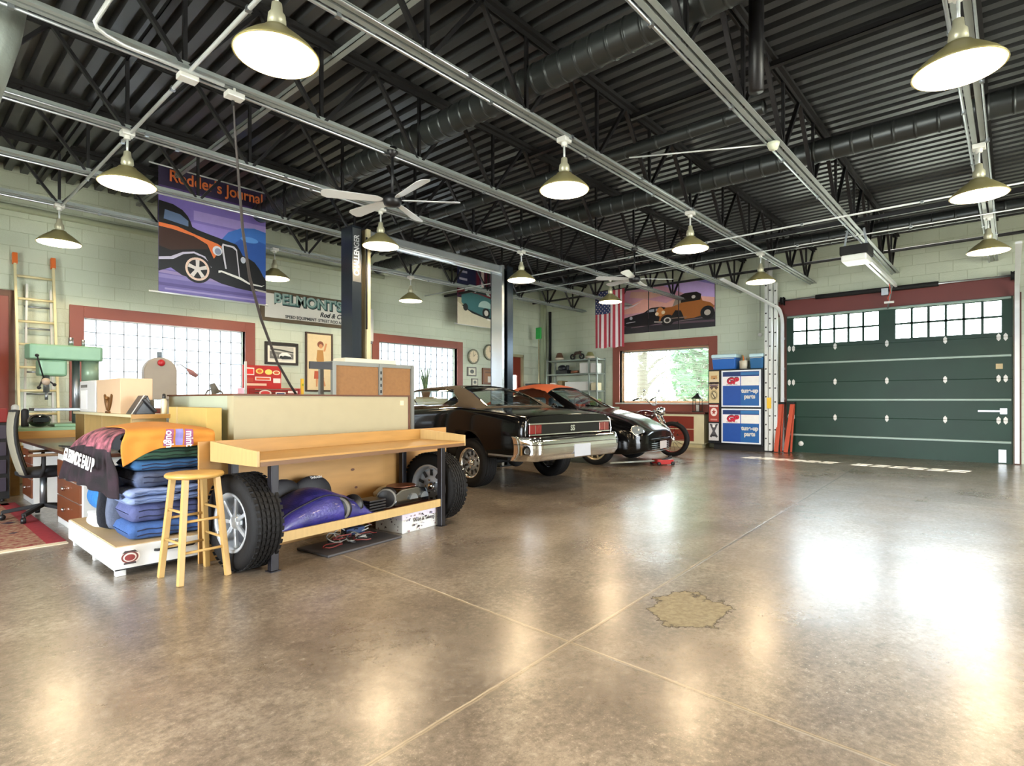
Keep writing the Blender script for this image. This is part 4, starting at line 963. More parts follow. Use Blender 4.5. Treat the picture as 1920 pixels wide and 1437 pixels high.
# workbench with drill press
r=thing('wooden_bench','light wooden bench with a green top under the drill press','bench',(1.1,9.4,0))
MB().box(1.1,2.2,9.35,10.45,.80,.84).build('bench_top',MGRN,r,bevel=.004,world=True)
MB().box(1.1,2.2,9.33,9.36,.68,.80).build('front_rail',BIRCH,r,bevel=.003,world=True)
MB().box(1.1,2.2,9.38,9.4,.35,.62).build('front_drawer',BIRCH,r,bevel=.003,world=True)
for x in (1.1,2.1):
    for y in (9.35,10.35): MB().box(x,x+.09,y,y+.09,0,.8).build('leg',BIRCH,r,bevel=.004,world=True)
r=thing('drill_press','pale green drill press with long belt housing','drill press',(1.6,9.8,.84))
MB().prism([(0,0),(.06,-.02),(.78,-.01),(.80,.03),(.80,.28),(.76,.32),(.06,.36),(0,.3),(-.03,.16)],(1.32,9.6,1.74),(1,0,0),(0,1,0),(0,0,.2)).build('belt_housing',MGRN,r,bevel=.02,world=True)
MB().box(1.42,1.72,9.62,9.9,1.52,1.74).build('head_casting',MGRN,r,bevel=.03,world=True)
MB().cyl((2.0,9.76,1.42),(2.0,9.76,1.74),.1,n=24).build('motor',mat('motor_green','#8aa28a',.4,.3),r,world=True)
MB().cyl((1.84,9.78,.84),(1.84,9.78,1.76),.045,n=20).build('column',STEEL,r,world=True)
MB().cyl((1.5,9.66,1.3),(1.5,9.66,1.53),.035,n=16).cyl((1.5,9.66,1.2),(1.5,9.66,1.3),.018).build('quill',STEEL,r,world=True)
MB().box(1.36,1.9,9.55,9.95,1.05,1.09).build('work_table',STEEL,r,bevel=.006,world=True)
MB().box(1.56,2.1,9.5,10.0,.84,.88).build('base',MGRN,r,bevel=.01,world=True)
for a,b in (((1.46,9.6,1.5),(1.38,9.5,1.78)),((1.46,9.6,1.5),(1.56,9.5,1.4)),((1.46,9.6,1.5),(1.4,9.5,1.36))):
    MB().cyl(a,b,.009).ball(b,.022).build('feed_handle',BLKM,r,world=True)
MB().ball((1.48,9.56,1.44),.05).build('feed_hub',mat('hub_pinkish','#b3a08e',.4),r,world=True)
MB().cyl((1.78,9.76,1.94),(1.78,9.76,2.06),.03).build('top_knob',STEEL,r,world=True); MB().cyl((1.92,9.76,1.94),(1.92,9.76,2.04),.02).build('top_knob',STEEL,r,world=True)
r=thing('welding_helmet','glossy black welding helmet lying on the green bench','helmet',(1.45,9.55,.84))
MB().ball((1.40,9.47,.93),.1,(1.2,1,.85),14).build('helmet_shell',mat('helmet_gloss','#121316',.1,coat=1),r,world=True)
MB().box(1.32,1.48,9.355,9.38,.91,.97).build('visor',mat('visor_glass','#39454b',.05,.5),r,bevel=.006,world=True)
for i,(x,z,c) in enumerate(((1.22,.3,WHT),(1.32,.24,DGREY),(1.95,.3,STEEL),(2.1,.26,mat('can_cream','#d3cbb0',.5)))):
    o=MB().lathe([(.001,0),(.04,0),(.042,.01),(.042,z-.03),(.03,z-.01),(.001,z)],(x,9.95 if i<2 else 10.2,.841),n=20).build('spray_can',c); tag(o,['white spray can on the left of the green bench','dark spray can on the left of the green bench','steel canister behind the drill press','cream canister behind the drill press'][i],'can')
# leaning ladder
LW=mat('ladder_pale','#d9cda0',.4,.1,noise=.1)
r=thing('wooden_ladder','pale straight ladder with orange caps leaning on the left wall','ladder',(1.6,10.6,0))
def LP(s,z): return Vector((1.59+s*.225,10.62+.56*z/3.36,z))
for s in (-1,1):
    MB().bar(LP(s,0),LP(s,3.3),.06,.03,up=(1,0,0)).build('rail',LW,r,world=True)
    MB().bar(LP(s,3.24),LP(s,3.4),.085,.06,up=(1,0,0)).build('end_cap',ORNG,r,bevel=.006,world=True)
z=.3
while z<3.2: MB().cyl(LP(-1,z),LP(1,z),.018).build('rung',LW,r,world=True); z+=.345
r=thing('narrow_ladder','second narrow aluminium ladder behind the orange capped one','ladder',(1.6,11.0,0))
for x in (1.5,1.78): MB().bar((x+(-.06 if x<1.6 else .02),10.98,0),(x,11.15,2.95 if x<1.6 else 2.9),.05,.025).build('rail',WHT,r,world=True)
for k in range(8): MB().cyl((1.47,11.0+.02*k,.3+.33*k),(1.78,11.0+.02*k,.3+.33*k),.014).build('rung',STEEL,r,world=True)
# red brown door at far left
r=thing('door_2',None,None,(.8,YW-.02,0)); struct(r)
MB().box(.25,1.3,YW-.05,YW-.005,0,2.75).build('door_leaf',RDOOR,r,world=True)
mb=MB()
for z0,z1 in ((.2,.75),(.95,1.5),(1.7,2.05),(2.2,2.55)): mb.box(.4,.72,YW-.055,YW-.05,z0,z1).box(.83,1.15,YW-.055,YW-.05,z0,z1)
mb.build('door_panel',mat('door_panel_dark','#5e2014',.45),r,world=True)
MB().box(.18,.25,YW-.06,YW-.005,0,2.84).box(1.3,1.37,YW-.06,YW-.005,0,2.84).box(.25,1.3,YW-.06,YW-.005,2.75,2.84).build('door_frame',BROWN,r,world=True)
# black drawer rack with red boxes at far left
r=thing('drawer_rack','black rack of drawers at the far left edge','drawer rack',(.7,8.9,0))
MB().box(.35,1.04,8.9,9.28,.03,.93).build('rack_frame',BLKM,r,world=True)
for z in (.12,.33,.54,.74): MB().box(.38,1.01,8.88,8.9,z,z+.16).build('drawer',mat('drawer_purple_grey','#3a3644',.4),r,bevel=.004,world=True)
for x in (.37,.98):
    MB().cyl((x,8.93,0),(x,8.93,.03),.02).build('caster',BLK,r,world=True)
r=thing('parts_case','red parts case on top of the black rack','case',(.8,9,.93))
MB().box(.45,1.03,8.95,9.24,.931,1.1).build('case_body',mat('case_red_dark','#7e1b1c',.35),r,bevel=.008,world=True)
MB().box(.6,.9,8.935,8.95,1.0,1.05).build('handle',BLK,r,world=True)
# bandsaw in front of window 1
r=thing('bandsaw','grey bandsaw with round-topped wheel cover in front of the block window','bandsaw',(3.05,10.4,0))
BS=mat('bandsaw_taupe','#a2988a',.5)
MB().prism([(-.24,0)]+[(-.24,.42)]+ell(0,.45,.24,.24,a0=180,a1=0,n=20)+[(.24,.42),(.24,0)],(3.06,10.35,1.2),(1,0,0),(0,0,1),(0,.14,0)).build('upper_wheel_cover',BS,r,bevel=.015,world=True)
MB().box(2.86,3.26,10.32,10.62,0,.86).build('lower_cabinet',BS,r,bevel=.015,world=True)
MB().box(3.14,3.26,10.42,10.52,.86,1.22).build('neck',BS,r,world=True)
MB().box(2.7,3.3,10.3,10.7,.86,.9).build('saw_table',STEEL,r,bevel=.004,world=True)
MB().ball((3.06,10.33,1.80),.055,(1,.5,1)).build('red_knob',mat('knob_red','#b5222a',.35),r,world=True)
MB().cyl((3.06,10.42,1.88),(3.06,10.42,1.98),.035).build('tension_handle',mat('handle_blue_grey','#6e7c88',.4),r,world=True)
MB().tube([(3.3,10.4,1.78),(3.36,10.38,1.79),(3.42,10.36,1.74),(3.47,10.36,1.7)],.009,n=6).build('lamp_arm',GREYP,r,world=True)
MB().tube([(3.45,10.36,1.72),(3.52,10.36,1.66),(3.6,10.36,1.6)],[.015,.045,.03],n=12).build('lamp_head',mat('lamp_head_rose','#a5726f',.4),r,world=True)
r=thing('clamp_lamp','small grey task lamp on the counter below the block window','lamp',(3.98,10.6,1.24))
MB().tube([(3.8,10.6,1.24),(3.86,10.6,1.36),(3.98,10.6,1.4),(4.1,10.6,1.34),(4.14,10.6,1.24)],.014,n=8).build('arched_stand',GREYP,r,world=True)
MB().tube([(4.0,10.6,1.32),(3.93,10.58,1.48)],[.07,.045],n=14).build('lamp_head',GREYP,r,world=True)
# long counter below window 1
r=thing('wall_counter','pale counter running under the first block window','counter',(4,10.9,0))
MB().box(3.4,6.2,10.35,11.15,1.17,1.21).build('counter_top',CREAM,r,bevel=.004,world=True)
MB().box(3.42,6.18,10.45,11.15,0,1.17).build('counter_base',mat('counter_base_tan','#a8926b',.5),r,world=True)
# red tool chest with stickers
TR=mat('tool_chest_red','#b3221d',.3,coat=.4)
r=thing('tool_chest','red sticker covered tool chest with an open lid under the framed photo','tool chest',(4.95,10.7,1.21))
MB().box(4.47,5.5,10.42,10.85,1.211,1.42).build('chest_body',TR,r,bevel=.008,world=True)
MB().box(4.55,5.3,10.8,10.83,1.42,1.86).build('open_lid',TR,r,bevel=.006,world=True)
for z in (1.23,1.3,1.36): d=MB().box(4.5,5.47,10.405,10.42,z,z+.05).build('drawer_front',mat('drawer_red','#8f1a18',.3,coat=.4),r,bevel=.003,world=True); MB().box(4.6,5.4,10.395,10.405,z+.03,z+.04).build('pull',CHROME,d)
rd=random.Random(11); LY=[('#e8ded2',rect(.03,.28,.55,.9)),('#d92b20',rect(.05,.26,.6,.85)),('#f0d36a',ell(.42,.75,.1,.13)),('#d96a22',ell(.42,.75,.06,.08)),('#f0d36a',ell(.66,.72,.1,.13)),('#e8ded2',rect(.3,.72,.3,.48)),('#d45a2a',rect(.33,.69,.34,.44)),('#f2e6b8',ell(.87,.7,.1,.11)),('#c8552a',ell(.87,.7,.07,.07)),('#efe6dc',rect(.78,.98,.2,.42)),('#b9442e',rect(.05,.25,.22,.42)),('#e6c9b0',rect(.05,.6,.05,.16))]
picture('stickers',LY,(4.56,10.799,1.45),(.73,0,0),(0,0,.4),(0,-1,0),r)
LY=[('#ecd9d2',ell(.3,.5,.12,.3)),('#c33',ell(.3,.5,.09,.2)),('#f0e4dc',rect(.5,.7,.3,.6)),('#ecd9d2',rect(.75,.95,.5,.75)),('#2b3a6b',rect(.52,.68,.38,.52))]
LY=[(c if len(c)==7 else '#cc3333',p) for c,p in LY]
picture('stickers',LY,(4.5,10.392,1.23),(.97,0,0),(0,0,.19),(0,-1,0),r)
text('sticker_words','SNAPPY  TOOLS',.04,WHT,(5.0,10.39,1.335),(1,0,0),(0,-1,0),r) if False else None
o=MB().box(4.42,4.46,10.4,10.44,1.211,1.9).build('white_tube',WHT,bevel=.008); tag(o,'white upright strip at the left of the red tool chest','strip')
r=thing('yellow_level','yellow upright level beside the red tool chest','level',(5.62,10.6,1.21))
MB().box(5.58,5.64,10.55,10.58,1.211,1.62).build('level_body',YEL,r,bevel=.004,world=True)
MB().cyl((5.6,10.54,1.5),(5.62,10.54,1.5),.02).build('vial',mat('vial_green','#a8c23a',.2),r,world=True)
# brown panels in a metal frame
r=thing('panel_rack','brown panel cabinet in a grey slotted steel frame behind the partition','cabinet',(4.3,6.5,0))
HB=mat('hardboard_brown','#94683a',.6,noise=.2,scale=30); FR=mat('frame_grey','#8d8f8a',.4,.4)
for x0,x1 in ((3.84,4.50),(4.56,5.04)): MB().box(x0,x1,6.42,6.44,.1,1.64).build('hardboard_panel',HB,r,world=True)
for x in (3.80,4.50,5.04): MB().box(x,x+.05,6.39,6.44,0,1.68).box(x,x+.05,6.69,6.74,0,1.68).build('upright',FR,r,world=True)
MB().box(3.8,5.09,6.40,6.74,1.64,1.69).build('top_shelf',FR,r,world=True)
for k in range(8): MB().box(4.515,4.535,6.386,6.39,.95+k*.085,.99+k*.085).build('slot',BLKM,r,world=True)
MB().box(3.5,3.8,6.4,6.43,1.58,1.67).build('side_arm',DGREY,r,world=True)
o=MB().box(4.0,4.8,6.42,6.72,1.691,1.745).build('flat_carton',mat('flat_carton_ivory','#d8d2bb',.5),bevel=.004); tag(o,'flat ivory box on top of the brown panel cabinet','box')
# small trough light on wall, right of the column
r=thing('wall_canister','white vertical cylinder mounted on the wall beside the lift column','canister',(7.55,YW-.1,2.7))
MB().cyl((7.57,YW-.11,2.55),(7.57,YW-.11,3.3),.09,n=24).build('canister_body',WHT,r,bevel=.02,world=True)
MB().cyl((7.57,YW-.11,2.5),(7.57,YW-.11,2.56),.07,n=24).build('collar',STEEL,r,world=True)
# ================================================================ cars
CARBLK=mat('car_black_paint','#060607',.14,0,coat=.22,spec=.2)
CGL=glassmat('car_glass',(.78,.83,.81),.2)
VINYL=mat('vinyl_top_brown','#443725',.85,noise=.15,scale=5,bump=.1,bscale=120)
INT=mat('interior_black','#1a1a1c',.7)
def crs(P,t):
    n=len(P)-1; x=t*n; i=min(n-1,int(x)); s=x-i; g=lambda k:Vector(P[max(0,min(n,k))])
    p0,p1,p2,p3=g(i-1),g(i),g(i+1),g(i+2)
    return .5*((2*p1)+(-p0+p2)*s+(2*p0-5*p1+4*p2-p3)*s*s+(-p0+3*p1-3*p2+p3)*s**3)
def car_body(root,T,length,arches,m,name='body',nu=90,nt=48):
    """T: dict of station tables W, zb, zm, zs, zt, zc ; section from left sill over the top to right sill"""
    def sec(y):
        W,zb,zs,zt,zc=[slerp(T[k],y) for k in ('W','zb','zs','zt','zc')]; zm=zb+(zs-zb)*.45; i=T.get('in',.13)
        h=[(-(W-.12),zb),(-(W-.02),zb+.03),(-W,zm),(-(W-.015),zs-.1),(-(W-.05),zs),(-(W-i),zt),(-(W*.5),zt+(zc-zt)*.75),(0,zc)]
        return h+[(-a,b) for a,b in h[-2::-1]]
    def S(u,t):
        y=length*u; P=[(a,y,b) for a,b in sec(y)]; return crs(P,t)
    mb=MB(); mb.grid(S,nu,nt)
    # floor and end caps
    for u in (0,1):
        vs=[mb.bm.verts.new(S(u,j/nt)) for j in range(nt+1)]; mb.bm.faces.new(vs if u else vs[::-1])
    mb.grid(lambda u,v:(S(u,0).lerp(S(u,1),v)),nu,1)
    bmesh.ops.remove_doubles(mb.bm,verts=mb.bm.verts,dist=.0008)
    o=mb.build(name,m,root)
    cuts=[]
    for (y,z,rr) in arches:
        for s in (-1,1):
            c=MB(); c.mi=0; c.cyl((s*.62,y,z),(s*1.3,y,z),rr,n=40); cuts.append(c.build('cut',m))
    for c in cuts:
        md=o.modifiers.new('c','BOOLEAN'); md.object=c; md.operation='DIFFERENCE'; md.solver='EXACT'
        c.parent=root; 
    dg=bpy.context.evaluated_depsgraph_get(); dg.update()
    me=bpy.data.meshes.new_from_object(o.evaluated_get(dg)); o.modifiers.clear(); o.data=me; me.name=name
    for c in cuts: bpy.data.objects.remove(c)
    return o,S
def greenhouse(root,y0,y1,Hf,Wb,Wr,zbf,masks,mats,e=.5,nu=110,nt=110):
    """shell over the cabin. masks(p,t)->1 for glass"""
    def S(u,t):
        y=y0+(y1-y0)*u; H=slerp(Hf,y); a=PI*t; c,s=math.cos(a),math.sin(a)
        f=min(1,max(0,H/.42)); W=Wb+(Wr-Wb)*f*(abs(s)**1.5)
        x=-(abs(c)**.62)*(1 if c>0 else -1)*W; z=zbf(y)+H*(abs(s)**e)
        return Vector((x,y,z))
    mb=MB(); mb.grid(S,nu,nt,mfn=lambda u,t:None if masks(S(u,t),t) else 0); shell=mb.build('roof_shell',mats[0],root,solid=.02)
    mb=MB(); mb.grid(S,nu,nt,mfn=lambda u,t:0 if masks(S(u,t),t) else None); g=mb.build('window_glass',mats[1],root,fix=False)
    return S
def trim_on(root,pts,r_,m,name='window_trim',closed=True): return MB().tube(pts,r_,n=6,closed=closed,caps=not closed).build(name,m,root)
# ---- black muscle car with vinyl top, tail towards the viewer
car=thing('muscle_car','black two-door muscle car with brown vinyl roof and chrome rear bumper','car',(6.24,4.47,0),R(-3.1))
T=dict(W=[(0,.90),(.08,.945),(.6,.965),(1.5,.975),(2.6,.96),(4.2,.955),(4.9,.93),(5.1,.88)],
 zb=[(0,.50),(.5,.44),(1.2,.40),(3.5,.33),(4.6,.30),(5.1,.36)],
 zs=[(0,.95),(.3,.99),(.9,1.05),(1.3,1.08),(1.9,1.045),(2.6,1.00),(4.2,.97),(5.1,.90)],
 zt=[(0,.98),(.3,1.02),(.9,1.07),(1.3,1.09),(2.6,1.03),(4.2,1.02),(5.1,.93)],
 zc=[(0,1.0),(.3,1.05),(.9,1.09),(1.3,1.1),(2.6,1.06),(4.2,1.06),(5.1,.95)])
T['in']=.12
body,BS_=car_body(car,T,5.1,[(1.05,.38,.40),(4.05,.36,.38)],CARBLK)
MB().box(-.62,.62,.6,4.6,.38,.46).build('underbody',BLKM,car)
def zbelt(y): return slerp(T['zt'],y)-.01
Hf=[(1.0,.0),(1.2,.12),(1.5,.27),(1.85,.355),(2.4,.385),(2.9,.36),(3.2,.27),(3.5,.13),(3.75,.0)]
side=[(1.42,1.16),(1.47,1.22),(1.75,1.345),(2.2,1.385),(2.75,1.375),(3.05,1.31),(3.38,1.11),(1.5,1.115)]
def mk(p,t):
    if p.z<zbelt(p.y)+.02: return 0
    if t<.26 or t>.74: return 1 if inpoly(p.y,p.z,side) else 0
    if p.y<1.83: 
        xg=.60-.16*((p.y-1.06)/.77) ; 
        return 1 if p.y>1.06 and abs(p.x)<xg and p.y<1.80-.05*(abs(p.x)/.5)**4 else 0
    if p.y>3.0: return 1 if p.y<3.68 and abs(p.x)<.6+.1*(p.y-3.0)/.7 else 0
    return 0
GS=greenhouse(car,1.0,3.75,Hf,.80,.66,zbelt,mk,(VINYL,CGL))
# trims: sample surface along outlines
def gs_at(y,x=None,z=None,left=True):
    u=(y-1.0)/2.75; best=None
    for k in range(0,101):
        t=k/200 if left else 1-k/200; p=GS(u,t); e=abs(p.x-x) if x is not None else abs(p.z-z)
        if best is None or e<best[0]: best=(e,p)
    return best[1]
for L in (True,False):
    pts=[]
    n=len(side)
    for i in range(n):
        a,b=side[i],side[(i+1)%n]; k=max(1,int(math.dist(a,b)/.07))
        for j in range(k):
            yy=a[0]+(b[0]-a[0])*j/k; zz=a[1]+(b[1]-a[1])*j/k; p=gs_at(yy,z=zz,left=L); pts.append(Vector((p.x*1.004,p.y,p.z)))
    trim_on(car,pts,.009,CHROME)
top=[gs_at(1.80-.05*(abs(x)/.5)**4,x=x,left=x<=0) for x in [(-.44+.88*i/16) for i in range(17)]]
rt=[gs_at(y,x=.60-.16*((y-1.06)/.77),left=False) for y in (1.7,1.6,1.5,1.4,1.3,1.2,1.12,1.07)]
bt=[gs_at(1.06,x=x,left=x<=0) for x in [(.57-1.14*i/12) for i in range(13)]]
lf=[gs_at(y,x=-(.60-.16*((y-1.06)/.77))) for y in (1.12,1.2,1.3,1.4,1.5,1.6,1.7)]
trim_on(car,[p+Vector((0,-.004,.006)) for p in top+rt+bt+lf],.010,CHROME)
for s in (-1,1): trim_on(car,[(s*.835,y,zbelt(y)+.012) for y in (1.0,1.4,1.8,2.4,3.0,3.7)],.006,CHROME,'belt_moulding',False)
# tail
MB().box(-.84,.84,-.012,.03,.755,.895).build('tail_panel',mat('panel_gloss_black','#060606',.3),car)
for z in (.755,.895): MB().box(-.865,.865,-.03,.01,z-.011,z+.011).build('chrome_strip',CHROME,car,bevel=.004)
for s in (-1,1):
    tl=MB().box(s*.62,s*.85,-.018,.0,.768,.882).build('tail_light',mat('tail_lens','#6a0a0e',.12,coat=1),car,bevel=.006)
    mb=MB(); mb.box(s*.74-.004,s*.74+.004,-.022,-.016,.765,.875); mb.build('lens_divider',CHROME,tl)
text('badge','SS',.1,CHROME,(0,-.02,.82),(1,0,0),(0,-1,0),car,bold=.004,world=False,depth=.006)
for s in (-1,1): trim_on(car,[(s*.90,-.005,.6),(s*.915,-.008,.8),(s*.895,.0,.93),(s*.83,.05,.985)],.004,CHROME,'quarter_edge',False)
# bumper
def bump(u,v,sg=0):
    x=-1.0+2.0*u; wrap=max(0,(abs(x)-.80)/.20); a=PI*(v-.5)
    yy=-.13+.30*wrap**2.2; return Vector((x*(1-.012*wrap),yy-.055*math.cos(a)+.02*(v<.3),.585+.15*math.sin(a)-.03*(1-abs(2*u-1)**3)*(v<.5)*0))
mb=MB(); mb.grid(bump,60,16); mb.build('rear_bumper',CHROME,car,solid=.012)
mb=MB(); mb.tube([bump(i/40,.62)+Vector((0,-.006,0)) for i in range(41)],.008,n=6); mb.build('bumper_ridge',CHROME,car)
MB().box(-.17,.17,-.2,-.185,.455,.62).build('license_plate',mat('plate_grey','#a3a6ab',.5),car,bevel=.004)
MB().box(-.9,.9,-.02,.1,.44,.52).build('valance',BLKM,car)
# rocker strip, marker, exhaust, axle
for s in (-1,1): MB().box(s*.955-.006,s*.955+.006,.05,.62,.475,.50).build('rocker_trim',STEEL,car)
MB().cyl((-.7,1.05,.34),(.7,1.05,.34),.05).ball((0,1.05,.34),.13).build('rear_axle',BLKM,car)
MB().box(-.35,.35,.3,.8,.36,.46).build('fuel_tank',BLKM,car,bevel=.02)
wk=[(-.80,1.05,.335,'rally'),(.80,1.05,.335,'rally'),(-.80,4.05,.325,'rally'),(.80,4.05,.325,'rally')]
def subwheel(root,x,y,z,Rr,W_,rim,style,rimmat=CHROME):
    """wheel as a part of the car: tyre part with rim pieces below it"""
    tmp=make_wheel('tmp','x','x',Rr,W_,rim,style,rimmat=rimmat,tread=False)
    ch=list(tmp.children); t=[c for c in ch if c.name.startswith('tire')][0]
    bpy.data.objects.remove(tmp)
    t.name='wheel'; t.parent=root; t.location=(x,y,z); t.rotation_euler=(0,0,0 if x<0 else PI)
    for c in ch:
        if c is not t: c.parent=t
    return t
for x,y,z,st in wk: subwheel(car,x,y,z,.335,.24,.2,st)
# seats
for y in (1.75,2.65): MB().box(-.6,.6,y,y+.5,.5,.8).box(-.6,.6,y-.1,y+.08,.5,1.12 if y>2 else 1.05).build('bench_seat',INT,car,bevel=.04)
MB().tube([(-.35+.17*math.cos(2*PI*i/20),3.25+.06*math.sin(2*PI*i/20),1.08+.16*math.sin(2*PI*i/20)) for i in range(20)],.01,n=6,closed=True).build('steering_wheel',INT,car)
# front end
for s in (-1,1):
    for k in (0,1): MB().lathe([(.001,0),(.08,0),(.085,-.03)],(s*(.52+.2*k),5.1,.72),axis='Y',n=20).build('headlight',CHROME,car)
MB().box(-.95,.95,5.1,5.2,.48,.6).build('front_bumper',CHROME,car,bevel=.02)
# ---- convertible: nose towards the viewer
c2=thing('convertible_car','black convertible with orange soft top, nose facing the floor jack','car',(9.72,4.92,0),R(5))
T2=dict(W=[(0,.55),(.08,.72),(.25,.84),(.6,.915),(1.5,.92),(3.2,.93),(4.2,.90),(4.4,.8)],
 zb=[(0,.28),(.3,.22),(1.2,.22),(3.4,.24),(4.4,.34)],
 zs=[(0,.56),(.2,.64),(.5,.74),(1.0,.88),(1.5,.94),(3,.97),(4.2,.94),(4.4,.85)],
 zt=[(0,.60),(.2,.70),(.5,.82),(1.0,.95),(1.4,1.02),(3,1.03),(4.2,1.0),(4.4,.88)],
 zc=[(0,.62),(.2,.73),(.5,.87),(1.0,1.0),(1.4,1.06),(3,1.06),(4.2,1.03),(4.4,.9)])
T2['in']=.2
b2,_=car_body(c2,T2,4.4,[(.93,.335,.36),(3.4,.335,.36)],CARBLK,name='body')
MB().box(-.6,.6,.5,4.0,.2,.3).build('underbody',BLKM,c2)
def zb2(y): return slerp(T2['zt'],y)-.01
Hf2=[(1.3,0),(1.6,.17),(1.95,.37),(2.15,.45),(2.5,.50),(2.9,.47),(3.2,.36),(3.5,.18),(3.75,0)]
def mk2(p,t):
    if p.z<zb2(p.y)+.02: return 0
    if t<.25 or t>.75: return 1 if inpoly(p.y,p.z,[(1.62,1.07),(2.15,1.38),(2.5,1.44),(2.8,1.40),(2.95,1.1)]) else 0
    if p.y<2.04: return 1 if p.y>1.36 and abs(p.x)<.74-.08*(p.y-1.36)/.7 else 0
    return 0
SOFT=mat('soft_top_orange','#b85a34',.75,noise=.12,scale=5)
def G2s(root):
    def S(u,t):
        y=1.3+2.45*u; H=slerp(Hf2,y); a=PI*t; c,s=math.cos(a),math.sin(a)
        W=.82+(.66-.82)*min(1,H/.45)*(abs(s)**1.5); x=-(abs(c)**.62)*(1 if c>0 else -1)*W
        return Vector((x,y,zb2(y)+H*(abs(s)**.5)))
    mm=lambda u,t:mk2(S(u,t),t)
    mb=MB(); mb.grid(S,90,100,mfn=lambda u,t:None if mm(u,t) or S(u,t).y<2.06 else 0); mb.build('soft_top',SOFT,root,solid=.02)
    mb=MB(); mb.grid(S,90,100,mfn=lambda u,t:0 if (not mm(u,t) and S(u,t).y<2.06) else None); mb.build('windshield_frame',CARBLK,root,solid=.025)
    mb=MB(); mb.grid(S,90,100,mfn=lambda u,t:0 if mm(u,t) else None); mb.build('window_glass',CGL,root,fix=False)
G2s(c2)
for s in (-1,1):
    M=Matrix.Translation((s*.66,.15,.64))@Matrix.Rotation(s*R(28),4,'Z')@Matrix.Rotation(R(-35),4,'X')
    h=MB().lathe([(.001,-.03),(.06,-.028),(.10,-.012),(.115,0),(.11,.02)],axis='Y',n=28,M=M@Matrix.Diagonal((1.25,1,1,1))).build('headlight',mat('headlight_lens','#6d7578',.12,coat=1),c2)
    MB().lathe([(.115,0),(.125,-.004),(.125,.012),(.11,.02)],axis='Y',n=28,M=M@Matrix.Diagonal((1.25,1,1,1))).build('headlight_ring',CHROME,h)
    MB().lathe([(.001,-.02),(.045,-.016),(.055,0)],(s*.56,.06,.36),axis='Y',n=20).build('fog_light',mat('fog_lens','#c9d2d4',.1,.5),c2)
for i in range(5): MB().tube([(-.6,.12,.26+i*.036),(-.4,-.005,.26+i*.036),(0,-.03,.26+i*.036),(.4,-.005,.26+i*.036),(.6,.12,.26+i*.036)],.007,n=6).build('grille_bar',STEEL,c2)
MB().tube([(-.72,.11,.47),(-.45,-.01,.48),(0,-.035,.48),(.45,-.01,.48),(.72,.11,.47)],.025,n=8).build('nose_moulding',CARBLK,c2)
MB().box(-.15,.15,-.06,-.045,.30,.44).build('license_plate',mat('plate_pale','#b5b0ae',.5),c2,bevel=.004)
for x,y in ((-.77,.93),(.77,.93),(-.77,3.4),(.77,3.4)): subwheel(c2,x,y,.335,.335,.2,.235,'ten',mat('alloy_pale','#c9b89a',.3,.7))
for s in (-1,1): MB().ball((s*.95,1.75,1.08),.08,(1,.6,.7)).build('door_mirror',CARBLK,c2)
for s in (-.35,.35): MB().box(s-.22,s+.22,2.45,2.6,.6,1.25).build('seat',mat('seat_blue_grey','#34434a',.6),c2,bevel=.05)
MB().tube([(.35+.17*math.cos(2*PI*i/20),1.95+.05*math.sin(2*PI*i/20),1.1+.16*math.sin(2*PI*i/20)) for i in range(20)],.01,n=6,closed=True).build('steering_wheel',INT,c2)
